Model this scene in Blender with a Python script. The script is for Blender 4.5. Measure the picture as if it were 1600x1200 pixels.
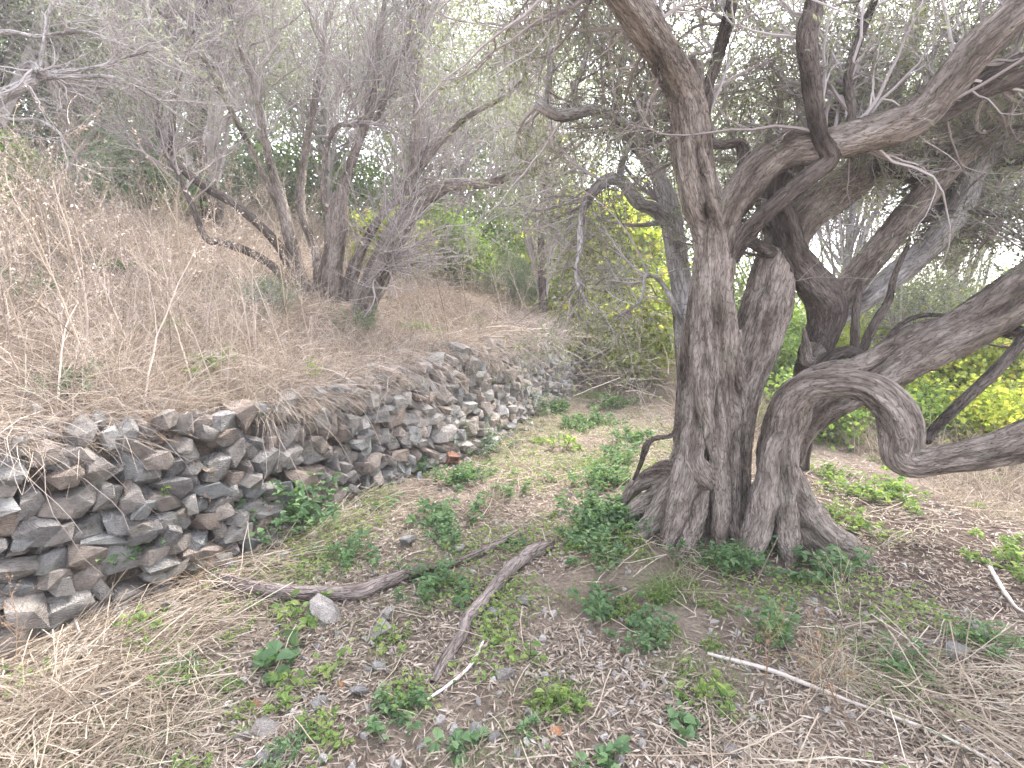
import bpy, bmesh, math
from mathutils import Euler
import numpy as np

for o in list(bpy.data.objects):
    bpy.data.objects.remove(o)
S = bpy.context.scene
COL = S.collection
rng = np.random.default_rng(11)

# ------------------------------------------------------------------ camera, sky, sun, exposure
FPX, PITCH, EYE = 800.0, math.radians(8.53), 1.6
cd = bpy.data.cameras.new('camera')
cd.sensor_width = 36
cd.lens = 36 * FPX / 1600
cd.clip_start = 0.05
cd.clip_end = 2000
camera = bpy.data.objects.new('camera', cd)
camera.location = (0, 0, EYE)
camera.rotation_euler = (math.radians(90) - PITCH, 0, 0)
COL.objects.link(camera)
S.camera = camera

SUN_EL, SUN_AZ = math.radians(52), math.radians(35)      # azimuth clockwise from +Y
w = bpy.data.worlds.new('World')
S.world = w
w.use_nodes = True
nt = w.node_tree
bg = nt.nodes['Background']
sky = nt.nodes.new('ShaderNodeTexSky')
sky.sky_type = 'NISHITA'
sky.sun_disc = False
sky.sun_elevation = SUN_EL
sky.sun_rotation = SUN_AZ
sky.air_density = 1.0
sky.dust_density = 3.0
sky.ozone_density = 1.5
hs = nt.nodes.new('ShaderNodeHueSaturation')
hs.inputs['Saturation'].default_value = 0.38              # thin overcast: a pale sky
tint = nt.nodes.new('ShaderNodeMix'); tint.data_type = 'RGBA'; tint.blend_type = 'MULTIPLY'
tint.inputs[0].default_value = 1.0
tint.inputs[7].default_value = (1.0, 0.985, 0.985, 1)
nt.links.new(sky.outputs[0], hs.inputs['Color'])
nt.links.new(hs.outputs[0], tint.inputs[6])
nt.links.new(tint.outputs[2], bg.inputs['Color'])
bg.inputs['Strength'].default_value = 0.15
sl = bpy.data.lights.new('sun', 'SUN')
sl.energy = 1.5
sl.angle = math.radians(14)
sl.color = (1.0, 0.95, 0.9)
sun = bpy.data.objects.new('sun', sl)
sun.rotation_euler = (math.pi / 2 - SUN_EL, 0, -SUN_AZ + math.pi)
COL.objects.link(sun)
S.view_settings.view_transform = 'Standard'
S.view_settings.look = 'None'
S.view_settings.gamma = 1
S.view_settings.use_curve_mapping = False
S.view_settings.exposure = 2.95
S.render.engine = 'CYCLES'
S.cycles.use_denoising = True
S.cycles.max_bounces = 8
S.cycles.diffuse_bounces = 4
S.cycles.transmission_bounces = 4
S.cycles.transparent_max_bounces = 4
S.cycles.volume_bounces = 1

# ------------------------------------------------------------------ numeric helpers
CP, SP = math.cos(PITCH), math.sin(PITCH)
def ray(px, py):
    x, y = (px - 800) / FPX, -(py - 600) / FPX
    return np.array([x, CP + y * SP, -SP + y * CP])
def at(px, py, depth):
    d = ray(px, py)
    return np.array([0, 0, EYE]) + d * (depth / d[1])
def norm(v):
    return v / np.maximum(np.linalg.norm(v, axis=-1, keepdims=True), 1e-9)
def lattice(ix, iy, iz, seed):
    h = (ix.astype(np.int64) * 374761393 + iy.astype(np.int64) * 668265263 + iz.astype(np.int64) * 2147483647 + seed * 974711) & 0xffffffff
    h = ((h ^ (h >> 13)) * 1274126177) & 0xffffffff
    h = ((h ^ (h >> 16)) * 2246822519) & 0xffffffff
    return ((h ^ (h >> 15)) & 0xffffff) / float(0xffffff) * 2 - 1
def noise(p, seed=0):
    p = np.asarray(p, float)
    i = np.floor(p); f = p - i
    f = f * f * (3 - 2 * f)
    i = i.astype(np.int64)
    r = 0
    for a in (0, 1):
        for b in (0, 1):
            for c in (0, 1):
                wgt = (f[..., 0] if a else 1 - f[..., 0]) * (f[..., 1] if b else 1 - f[..., 1]) * (f[..., 2] if c else 1 - f[..., 2])
                r = r + wgt * lattice(i[..., 0] + a, i[..., 1] + b, i[..., 2] + c, seed)
    return r
def fbm(p, oct=4, seed=0):
    p = np.asarray(p, float); r = 0; a = 1.0
    for k in range(oct):
        r = r + a * noise(p * 2 ** k + 17.3 * k, seed + k); a *= 0.5
    return r
def n2(x, y, sc, oct=3, seed=0):
    return fbm(np.stack([np.asarray(x) * sc, np.asarray(y) * sc, np.zeros_like(np.asarray(x, float)) + 0.37], -1), oct, seed)

# ------------------------------------------------------------------ terrain functions
AX, NX = np.array([0.5, 0.8660254]), np.array([-0.8660254, 0.5])
WALL = [(0, 1003, 690), (130, 955, 688), (270, 905, 668), (390, 855, 650), (500, 800, 622), (600, 752, 592),
        (690, 725, 572), (760, 692, 550), (830, 645, 528), (880, 622, 512), (905, 604, 512)]
ws, wo, wt = [], [], []
for px, pb, pt in WALL:
    d = ray(px, pb); b = np.array([0, 0, EYE]) + d * (-EYE / d[2])
    ws.append(b[:2] @ AX); wo.append(b[:2] @ NX)
    e = at(px, pt, b[1] + 0.12); wt.append(e[2])
WS0, WS1 = ws[0] - 0.9, ws[-1] + 0.25
ws = np.array([-60, ws[0] - 1.5] + ws + [ws[-1] + 6, 90.0])
wo = np.array([wo[0] + 0.2, wo[0] + 0.2] + wo + [wo[-1] - 0.2, wo[-1] - 2])
wt = np.array([wt[0], wt[0]] + wt + [wt[-1] * 0.8, 0.5])
def lower(x, y):
    r = 0.05 * n2(x, y, 0.7, 3, 3) + 0.012 * n2(x, y, 6, 2, 5)
    r = r + 0.095 * np.clip(y - 7.5, 0, 40) * np.clip((40 - y) / 30 + .3, 0, 1)
    r = r + 0.12 * np.exp(-(((x - 1.5) / 0.8) ** 2 + ((y - 3.9) / 0.7) ** 2))
    return r - 0.0
def wall_sd(x, y):
    s = x * AX[0] + y * AX[1]; q = x * NX[0] + y * NX[1]
    return s, q - np.interp(s, ws, wo)
BAT = 0.22
def height(x, y):
    x = np.asarray(x, float); y = np.asarray(y, float)
    s, d = wall_sd(x, y)
    L = lower(x, y)
    top = np.interp(s, ws, wt)
    bt = BAT * top + 0.03
    dd = np.maximum(d - bt, 0)
    rise = 0.36 * np.minimum(dd, 5) + 0.42 * np.clip(dd - 5, 0, 1.2) + 0.22 * np.clip(dd - 6.2, 0, 60)
    T = top + rise + (0.12 * n2(x, y, 0.8, 3, 8) + 0.03 * n2(x, y, 5, 2, 9)) * np.clip(dd * 2, 0.1, 1)
    f = np.clip(d / bt, 0, 1)
    return np.where(d <= 0, L, L * (1 - f) + T * f), d, dd
def Hz(x, y):
    return height(x, y)[0]
def hit(px, py):
    d = ray(px, py); t = np.concatenate([np.arange(0.8, 16, 0.01), np.arange(16, 60, 0.1)])
    P = np.array([0, 0, EYE]) + d * t[:, None]
    z = Hz(P[:, 0], P[:, 1])
    k = np.argmax(P[:, 2] < z)
    p = P[k].copy(); p[2] = z[k]
    return p

# ------------------------------------------------------------------ blender helpers
def build(name, V, Fs, mat, parent=None, smooth=False, attr=None, link=True):
    V = np.asarray(V, np.float32).reshape(-1, 3)
    Fs = [np.asarray(f, np.int32) for f in (Fs if isinstance(Fs, (list, tuple)) else [Fs])]
    Fs = [f for f in Fs if len(f)]
    me = bpy.data.meshes.new(name)
    me.vertices.add(len(V)); me.vertices.foreach_set('co', V.ravel())
    lv = np.concatenate([f.ravel() for f in Fs])
    tot = np.concatenate([np.full(len(f), f.shape[1], np.int32) for f in Fs])
    st = np.concatenate([[0], np.cumsum(tot)[:-1]]).astype(np.int32)
    me.loops.add(len(lv)); me.loops.foreach_set('vertex_index', lv)
    me.polygons.add(len(tot)); me.polygons.foreach_set('loop_start', st)
    me.polygons.foreach_set('use_smooth', np.full(len(tot), smooth, bool))
    me.update(calc_edges=True)
    if attr is not None:
        a = me.attributes.new('bark', 'FLOAT_VECTOR', 'POINT'); a.data.foreach_set('vector', np.asarray(attr, np.float32).ravel())
    for m in (mat if isinstance(mat, (list, tuple)) else [mat]): me.materials.append(m)
    if not link: return me
    o = bpy.data.objects.new(name, me); COL.objects.link(o)
    if parent is not None: o.parent = parent
    return o
def inst(name, me, parent=None, loc=(0, 0, 0), rot=(0, 0, 0), sc=(1, 1, 1)):
    o = bpy.data.objects.new(name, me); COL.objects.link(o)
    o.location = loc; o.rotation_euler = rot; o.scale = sc
    if parent is not None: o.parent = parent
    return o
def tag(o, label=None, cat=None, group=None, kind=None):
    if label: o['label'] = label
    if cat: o['category'] = cat
    if group: o['group'] = group
    if kind: o['kind'] = kind
    return o
def thing(name, label, cat, loc=(0, 0, 0), group=None):
    o = bpy.data.objects.new(name, None); COL.objects.link(o); o.location = loc; o.empty_display_size = 0.1
    return tag(o, label, cat, group)
class Geo:
    def __init__(s): s.V = []; s.F = []; s.A = []; s.n = 0
    def add(s, V, F, A=None):
        V = np.asarray(V).reshape(-1, 3)
        if not isinstance(F, (list, tuple)): F = [F]
        s.V.append(V); s.F += [np.asarray(f) + s.n for f in F]
        s.A.append(np.zeros_like(V) if A is None else np.asarray(A).reshape(-1, 3)); s.n += len(V)
    def build(s, name, mat, parent=None, smooth=False, attr=False, link=True):
        V = np.concatenate(s.V)
        if parent is not None and link: V = V - np.array(parent_origin(parent))
        return build(name, V, s.F, mat, parent, smooth, np.concatenate(s.A) if attr else None, link)
def parent_origin(o):
    p = np.zeros(3)
    while o is not None:
        p = p + np.array(o.location); o = o.parent
    return p

# ------------------------------------------------------------------ materials
def mat(name, build_fn):
    m = bpy.data.materials.new(name); m.use_nodes = True
    t = m.node_tree; t.nodes.clear()
    out = t.nodes.new('ShaderNodeOutputMaterial')
    build_fn(t, out); return m
def N(t, typ, **kw):
    n = t.nodes.new(typ)
    for k, v in kw.items():
        if k in ('data_type', 'blend_type', 'operation', 'attribute_name', 'feature', 'vector_type'): setattr(n, k, v)
        else: n.inputs[k.replace('_', ' ')].default_value = v
    return n
def ramp(t, fac, stops):
    r = t.nodes.new('ShaderNodeValToRGB'); e = r.color_ramp.elements
    while len(e) < len(stops): e.new(0.5)
    for k, (p, c) in enumerate(stops): e[k].position = p; e[k].color = (*c, 1)
    t.links.new(fac, r.inputs[0]); return r.outputs[0]
def mixc(t, fac, a, b, mode='MIX'):
    m = t.nodes.new('ShaderNodeMix'); m.data_type = 'RGBA'; m.blend_type = mode
    for sock, v in ((m.inputs[0], fac), (m.inputs[6], a), (m.inputs[7], b)):
        if hasattr(v, 'links'): t.links.new(v, sock)
        else: sock.default_value = v if not isinstance(v, tuple) else (*v, 1)
    return m.outputs[2]
def math_(t, op, a, b=0.0):
    m = t.nodes.new('ShaderNodeMath'); m.operation = op
    for sock, v in ((m.inputs[0], a), (m.inputs[1], b)):
        if hasattr(v, 'links'): t.links.new(v, sock)
        else: sock.default_value = v
    return m.outputs[0]
def noise_n(t, vec, scale, detail=4, rough=0.6):
    n = N(t, 'ShaderNodeTexNoise', Scale=scale, Detail=detail, Roughness=rough)
    if vec is not None: t.links.new(vec, n.inputs['Vector'])
    return n.outputs[0]
def pos(t):
    return t.nodes.new('ShaderNodeNewGeometry').outputs['Position']
def leaf_mat(name, stops, trans=0.35, back=None, rough=0.55, tcol=(1.3, 1.35, 0.7)):
    def f(t, out):
        g = t.nodes.new('ShaderNodeNewGeometry')
        oi = t.nodes.new('ShaderNodeObjectInfo')
        r = math_(t, 'FRACT', math_(t, 'ADD', g.outputs['Random Per Island'], oi.outputs['Random']))
        c = ramp(t, r, stops)
        if back: c = mixc(t, math_(t, 'MULTIPLY', g.outputs['Backfacing'], 0.8), c, back)
        p = N(t, 'ShaderNodeBsdfPrincipled', Roughness=rough); p.inputs['Specular IOR Level'].default_value = 0.3
        t.links.new(c, p.inputs['Base Color'])
        tr = t.nodes.new('ShaderNodeBsdfTranslucent')
        t.links.new(mixc(t, 1.0, c, tcol, 'MULTIPLY'), tr.inputs[0])
        mx = t.nodes.new('ShaderNodeMixShader'); mx.inputs[0].default_value = trans
        t.links.new(p.outputs[0], mx.inputs[1]); t.links.new(tr.outputs[0], mx.inputs[2])
        t.links.new(mx.outputs[0], out.inputs[0])
    return mat(name, f)
def bark_mat(name, c0, c1, c2, moss=None, scale=34):
    def f(t, out):
        a = N(t, 'ShaderNodeAttribute', attribute_name='bark').outputs['Vector']
        fine = noise_n(t, a, scale * 2.2, 6, 0.65)
        mid = noise_n(t, a, scale * 0.7, 4, 0.6)
        big = noise_n(t, pos(t), 4, 3, 0.6)
        c = ramp(t, math_(t, 'ADD', math_(t, 'MULTIPLY', fine, 0.6), math_(t, 'MULTIPLY', mid, 0.4)), [(0.3, c0), (0.5, c1), (0.68, c2)])
        c = mixc(t, ramp(t, big, [(0.42, (0, 0, 0)), (0.62, (1, 1, 1))]), c, mixc(t, 0.5, c, c2))
        wide = noise_n(t, a, scale * .2, 3, .6)
        c = mixc(t, 1.0, c, ramp(t, wide, [(0.36, (.42, .39, .37)), (0.5, (1, 1, 1)), (0.66, (1.3, 1.3, 1.32))]), 'MULTIPLY')
        if moss: c = mixc(t, math_(t, 'MULTIPLY', ramp(t, noise_n(t, pos(t), 9, 3), [(0.55, (0, 0, 0)), (0.7, (1, 1, 1))]), 0.5), c, moss)
        p = N(t, 'ShaderNodeBsdfPrincipled', Roughness=0.9); p.inputs['Specular IOR Level'].default_value = 0.15
        vor = N(t, 'ShaderNodeTexVoronoi', feature='DISTANCE_TO_EDGE', Scale=scale * 1.1)
        t.links.new(a, vor.inputs['Vector'])
        crk = ramp(t, vor.outputs['Distance'], [(0.0, (0, 0, 0)), (0.16, (1, 1, 1))])
        v2 = N(t, 'ShaderNodeTexVoronoi', feature='DISTANCE_TO_EDGE', Scale=scale * 2.6)
        wob = N(t, 'ShaderNodeVectorMath', operation='ADD'); t.links.new(a, wob.inputs[0])
        nz = N(t, 'ShaderNodeTexNoise', Scale=scale * 1.5, Detail=3.0); t.links.new(a, nz.inputs['Vector'])
        sc_ = N(t, 'ShaderNodeVectorMath', operation='SCALE'); sc_.inputs['Scale'].default_value = .03
        t.links.new(nz.outputs['Color'], sc_.inputs[0]); t.links.new(sc_.outputs[0], wob.inputs[1])
        t.links.new(wob.outputs[0], v2.inputs['Vector']); t.links.new(wob.outputs[0], vor.inputs['Vector'])
        crk2 = ramp(t, v2.outputs['Distance'], [(0.0, (0, 0, 0)), (0.2, (1, 1, 1))])
        crk = math_(t, 'ADD', crk, math_(t, 'MULTIPLY', crk2, 0.6))
        c = mixc(t, 1.0, c, ramp(t, math_(t, 'MULTIPLY', crk, .625), [(0.0, (.4, .37, .35)), (0.5, (1, 1, 1)), (1.0, (1.2, 1.2, 1.2))]), 'MULTIPLY')
        t.links.new(c, p.inputs['Base Color'])
        h = math_(t, 'ADD', math_(t, 'ADD', fine, math_(t, 'MULTIPLY', mid, 1.0)), math_(t, 'MULTIPLY', crk, 0.35))
        b = N(t, 'ShaderNodeBump', Strength=1.0, Distance=0.035)
        t.links.new(h, b.inputs['Height']); t.links.new(b.outputs[0], p.inputs['Normal'])
        t.links.new(p.outputs[0], out.inputs[0])
    return mat(name, f)
def straw_mat(name, stops, trans=0.2): return leaf_mat(name, stops, trans, None, 0.7, (1, 1, 1))
def stone_mat(name='stone', gain=1.0):
    def f(t, out):
        oi = t.nodes.new('ShaderNodeObjectInfo'); g = t.nodes.new('ShaderNodeNewGeometry')
        r = math_(t, 'FRACT', math_(t, 'ADD', oi.outputs['Random'], g.outputs['Random Per Island']))
        tc = t.nodes.new('ShaderNodeTexCoord').outputs['Object']
        base = ramp(t, r, [(0.0, (.19, .18, .175)), (0.2, (.28, .265, .25)), (0.38, (.34, .28, .24)), (0.55, (.24, .25, .25)), (0.72, (.38, .355, .335)), (0.85, (.28, .22, .18)), (0.94, (.33, .32, .30)), (1.0, (.52, .51, .50))])
        if gain != 1: base = mixc(t, .55, base, (.42, .40, .39))
        n1 = noise_n(t, g.outputs['Position'], 14, 6, 0.65); n3 = noise_n(t, g.outputs['Position'], 55, 4, 0.7)
        c = mixc(t, 1.0, base, ramp(t, n1, [(0.28, (.5, .48, .46)), (0.52, (1, 1, 1)), (0.75, (1.25, 1.22, 1.2))]), 'MULTIPLY')
        lich = ramp(t, noise_n(t, g.outputs['Position'], 23, 5, 0.7), [(0.58, (0, 0, 0)), (0.66, (1, 1, 1))])
        c = mixc(t, math_(t, 'MULTIPLY', lich, 0.5), c, (.34, .33, .31))
        moss = ramp(t, noise_n(t, g.outputs['Position'], 5, 4, 0.6), [(0.56, (0, 0, 0)), (0.68, (1, 1, 1))])
        c = mixc(t, math_(t, 'MULTIPLY', moss, 0.35), c, (.16, .17, .11))
        p = N(t, 'ShaderNodeBsdfPrincipled', Roughness=0.85); p.inputs['Specular IOR Level'].default_value = 0.25
        t.links.new(c, p.inputs['Base Color'])
        wv = N(t, 'ShaderNodeMapping', vector_type='POINT'); wv.inputs['Scale'].default_value = (1, 1, 4.5)
        t.links.new(tc, wv.inputs['Vector'])
        strat = noise_n(t, wv.outputs[0], 3.5, 4, 0.6)
        h = math_(t, 'ADD', math_(t, 'MULTIPLY', n3, 0.5), math_(t, 'ADD', n1, math_(t, 'MULTIPLY', strat, 1.2)))
        b = N(t, 'ShaderNodeBump', Strength=1.0, Distance=0.032)
        t.links.new(h, b.inputs['Height']); t.links.new(b.outputs[0], p.inputs['Normal'])
        t.links.new(p.outputs[0], out.inputs[0])
    return mat(name, f)
def soil_mat(name, cs, scale=3.0, dark=False):
    def f(t, out):
        P = pos(t)
        a = noise_n(t, P, scale, 6, 0.65); b2 = noise_n(t, P, scale * 14, 5, 0.75); c3 = noise_n(t, P, scale * 60, 3, 0.7)
        c = ramp(t, a, [(0.3, cs[0]), (0.5, cs[1]), (0.7, cs[2])])
        c = mixc(t, 1.0, c, ramp(t, b2, [(0.3, (.6, .58, .56)), (0.5, (1, 1, 1)), (0.72, (1.5, 1.45, 1.4))]), 'MULTIPLY')
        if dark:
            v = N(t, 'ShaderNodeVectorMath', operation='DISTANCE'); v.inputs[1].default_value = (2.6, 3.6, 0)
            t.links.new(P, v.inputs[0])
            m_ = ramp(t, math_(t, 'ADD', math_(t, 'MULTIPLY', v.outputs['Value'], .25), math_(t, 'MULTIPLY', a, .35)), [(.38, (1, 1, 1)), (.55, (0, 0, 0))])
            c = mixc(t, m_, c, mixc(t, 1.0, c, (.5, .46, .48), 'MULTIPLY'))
        p = N(t, 'ShaderNodeBsdfPrincipled', Roughness=0.95); p.inputs['Specular IOR Level'].default_value = 0.1
        t.links.new(c, p.inputs['Base Color'])
        b = N(t, 'ShaderNodeBump', Strength=1.0, Distance=0.03)
        t.links.new(math_(t, 'ADD', b2, math_(t, 'MULTIPLY', c3, 0.4)), b.inputs['Height']); t.links.new(b.outputs[0], p.inputs['Normal'])
        t.links.new(p.outputs[0], out.inputs[0])
    return mat(name, f)

M = {}
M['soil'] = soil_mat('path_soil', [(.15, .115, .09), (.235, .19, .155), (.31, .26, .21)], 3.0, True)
M['slope'] = soil_mat('slope_soil', [(.17, .13, .10), (.26, .205, .16), (.34, .28, .22)], 2.0)
M['bark'] = bark_mat('olive_bark', (.08, .063, .053), (.26, .215, .185), (.47, .41, .365), (.17, .165, .12))
M['bark_pale'] = bark_mat('pale_bark', (.28, .255, .25), (.49, .46, .45), (.64, .61, .60))
M['bark_dark'] = bark_mat('dark_bark', (.045, .036, .031), (.125, .102, .09), (.23, .195, .175))
M['twig'] = straw_mat('twig_grey', [(0, (.19, .16, .155)), (0.5, (.31, .275, .268)), (1, (.45, .415, .41))], 0.0)
M['twig_dark'] = straw_mat('twig_dark', [(0, (.12, .10, .095)), (0.6, (.22, .185, .175)), (1, (.34, .30, .29))], 0.0)
M['stone'] = stone_mat()
M['stone_pale'] = stone_mat('path_stone', 1.5)
M['olive'] = leaf_mat('olive_leaf', [(0, (.10, .115, .08)), (0.5, (.155, .17, .125)), (1, (.23, .24, .185))], 0.4, (.24, .26, .22), 0.45)
M['olive_far'] = leaf_mat('olive_leaf_far', [(0, (.12, .14, .10)), (0.5, (.19, .21, .165)), (1, (.28, .30, .25))], 0.35, (.30, .32, .28))
M['yellow'] = leaf_mat('yellow_green_leaf', [(0, (.22, .28, .07)), (0.5, (.37, .42, .10)), (0.88, (.48, .49, .13)), (1, (.55, .42, .10))], 0.6)
M['green'] = leaf_mat('weed_leaf', [(0, (.07, .135, .065)), (0.5, (.12, .205, .10)), (1, (.20, .30, .15))], 0.42)
M['lime'] = leaf_mat('lime_leaf', [(0, (.12, .20, .065)), (0.5, (.20, .29, .095)), (1, (.31, .38, .14))], 0.5)
M['greygreen'] = leaf_mat('grey_green_leaf', [(0, (.10, .14, .10)), (0.5, (.17, .22, .165)), (1, (.27, .32, .25))], 0.35)
M['litter'] = straw_mat('leaf_litter', [(0, (.14, .105, .08)), (0.3, (.24, .19, .15)), (0.6, (.32, .265, .215)), (0.95, (.40, .34, .285)), (1, (.52, .47, .42))], 0.1)
M['straw'] = straw_mat('straw', [(0, (.20, .155, .115)), (0.4, (.34, .275, .21)), (0.75, (.46, .39, .31)), (1, (.58, .52, .43))], 0.25)
M['dry'] = straw_mat('dry_weed', [(0, (.18, .135, .10)), (0.35, (.34, .27, .205)), (0.7, (.49, .41, .325)), (1, (.62, .55, .46))], 0.2)
M['drypink'] = straw_mat('dry_brush', [(0, (.20, .155, .13)), (0.5, (.43, .355, .30)), (1, (.60, .52, .455))], 0.1)
M['rust'] = straw_mat('rust_weed', [(0, (.18, .105, .065)), (0.5, (.30, .20, .125)), (1, (.42, .31, .21))], 0.2)
M['grassgreen'] = leaf_mat('green_grass', [(0, (.07, .13, .045)), (0.5, (.13, .20, .07)), (1, (.24, .29, .12))], 0.35)
M['deadwood'] = bark_mat('dead_wood', (.17, .13, .12), (.27, .22, .20), (.38, .33, .31), None, 22)
M['palewood'] = straw_mat('pale_wood', [(0, (.45, .40, .36)), (1, (.62, .57, .53))], 0.0)
M['brown_leaf'] = straw_mat('brown_leaf', [(0, (.27, .13, .065)), (1, (.36, .19, .10))], 0.2)
M['clay'] = soil_mat('brick_clay', [(.30, .15, .10), (.38, .20, .14), (.42, .25, .19)], 6)

# ------------------------------------------------------------------ shape generators
def tubes(P, R, sides=3):
    n, K, _ = P.shape
    T = norm(np.gradient(P, axis=1))
    D = np.abs(P[:, -1] - P[:, 0]); ref = np.eye(3)[np.argmin(D, axis=1)][:, None, :]
    B = norm(np.cross(T, ref)); C = np.cross(T, B)
    an = np.arange(sides) * 2 * np.pi / sides
    ca, sa = np.cos(an)[None, None, :, None], np.sin(an)[None, None, :, None]
    V = P[:, :, None] + R[:, :, None, None] * (ca * B[:, :, None] + sa * C[:, :, None])
    idx = np.arange(n * K * sides).reshape(n, K, sides)
    a = idx[:, :-1]; b = idx[:, 1:]
    F = np.stack([a, np.roll(a, -1, 2), np.roll(b, -1, 2), b], -1).reshape(-1, 4)
    return V.reshape(-1, 3), F
def strips(P, W, side):
    """flat ribbons: P (n,K,3), half width W (n,K), side (n,3)"""
    n, K, _ = P.shape
    V = np.stack([P - W[..., None] * side[:, None], P + W[..., None] * side[:, None]], 2)
    idx = np.arange(n * K * 2).reshape(n, K, 2)
    F = np.stack([idx[:, :-1, 0], idx[:, :-1, 1], idx[:, 1:, 1], idx[:, 1:, 0]], -1).reshape(-1, 4)
    return V.reshape(-1, 3), F
def rnd(n): return norm(rng.normal(size=(n, 3)))
def narrow_leaves(P, D, L, W, nrm=None):
    n = len(P); nrm = rnd(n) if nrm is None else nrm
    sd = norm(np.cross(D, nrm)); up = np.cross(sd, D)
    L = np.broadcast_to(L, (n,))[:, None]; W = np.broadcast_to(W, (n,))[:, None]
    m = P + D * L * 0.45
    V = np.stack([P, m + sd * W / 2 + up * W * 0.2, P + D * L, m - sd * W / 2 + up * W * 0.2], 1)
    return V.reshape(-1, 3), np.arange(4 * n).reshape(n, 4)
def oval_leaves(P, D, L, W, nrm):
    n = len(P)
    sd = norm(np.cross(D, nrm)); up = np.cross(sd, D)
    L = np.broadcast_to(L, (n,))[:, None]; W = np.broadcast_to(W, (n,))[:, None]
    a = P + D * L * 0.28; b = P + D * L * 0.68
    h = up * W * 0.22
    V = np.stack([P, a + sd * W * .5 + h, b + sd * W * .36 + h, P + D * L - up * L * .08, b - sd * W * .36 + h, a - sd * W * .5 + h], 1)
    k = np.arange(n)[:, None] * 6
    return V.reshape(-1, 3), np.concatenate([k + [0, 1, 2, 3], k + [0, 3, 4, 5]])
def walk(start, d0, length, K, wig=0.25, up=0.0):
    n = len(start); P = np.zeros((n, K, 3)); P[:, 0] = start; d = norm(d0.copy())
    st = np.broadcast_to(length, (n,))[:, None] / (K - 1)
    for k in range(1, K):
        d = norm(d + wig * rng.normal(size=(n, 3)) + np.array([0, 0, 1.0]) * up)
        P[:, k] = P[:, k - 1] + d * st
    return P
def spawn(P, R, count, length, ang, rr, K=6, wig=0.25, up=0.0, t0=0.2, t1=1.0, rmin=0.0012, rmax=1.0, bias=(0, 0, 0)):
    n, Kp, _ = P.shape
    i = rng.integers(0, n, count); t = (t0 + (t1 - t0) * rng.random(count)) * (Kp - 1)
    k = np.minimum(t.astype(int), Kp - 2); f = (t - k)[:, None]
    s = P[i, k] * (1 - f) + P[i, k + 1] * f
    r = R[i, k] * (1 - f[:, 0]) + R[i, k + 1] * f[:, 0]
    tan = norm(P[i, k + 1] - P[i, k])
    per = norm(np.cross(tan, rnd(count)))
    a = np.radians(rng.uniform(*ang, count))[:, None]
    ln = rng.uniform(*length, count)
    Q = walk(s, tan * np.cos(a) + per * np.sin(a) + np.array(bias), ln, K, wig, up)
    r0 = np.clip(r * rr, rmin, rmax)
    taper = np.linspace(1, 0.3, K)
    return Q, r0[:, None] * taper[None]
def twig_leaves(P, count, L=(.03, .055), W=.011, spread=0.9, t0=0.25):
    n, K, _ = P.shape
    i = rng.integers(0, n, count); t = (t0 + (1 - t0) * rng.random(count)) * (K - 1)
    k = np.minimum(t.astype(int), K - 2); f = (t - k)[:, None]
    s = P[i, k] * (1 - f) + P[i, k + 1] * f
    d = norm(norm(P[i, k + 1] - P[i, k]) + spread * rnd(count) + np.array([0, 0, -0.15]))
    ll = rng.uniform(*L, count)
    return narrow_leaves(s, d, ll, W * ll / np.mean(L) * rng.uniform(.8, 1.3, count))
def curve(pts, n):
    p = np.asarray(pts, float); p = np.vstack([2 * p[0] - p[1], p, 2 * p[-1] - p[-2]])
    seg = len(p) - 3; t = np.linspace(0, seg - 1e-6, n); k = t.astype(int); f = (t - k)[:, None]
    a, b, c, d = p[k], p[k + 1], p[k + 2], p[k + 3]
    return 0.5 * ((2 * b) + (-a + c) * f + (2 * a - 5 * b + 4 * c - d) * f ** 2 + (-a + 3 * b - 3 * c + d) * f ** 3)
def limb_path(spec, n):
    """spec rows (px,py,depth,width px) -> world centre line and radius"""
    rows = []
    for r in spec:
        p = at(r[0], r[1], r[2]); rows.append([*p, .92 * r[3] / 2 / FPX * r[2] / CP])
    c = curve(rows, n)
    return c[:, :3], np.maximum(c[:, 3], 0.002)
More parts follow.
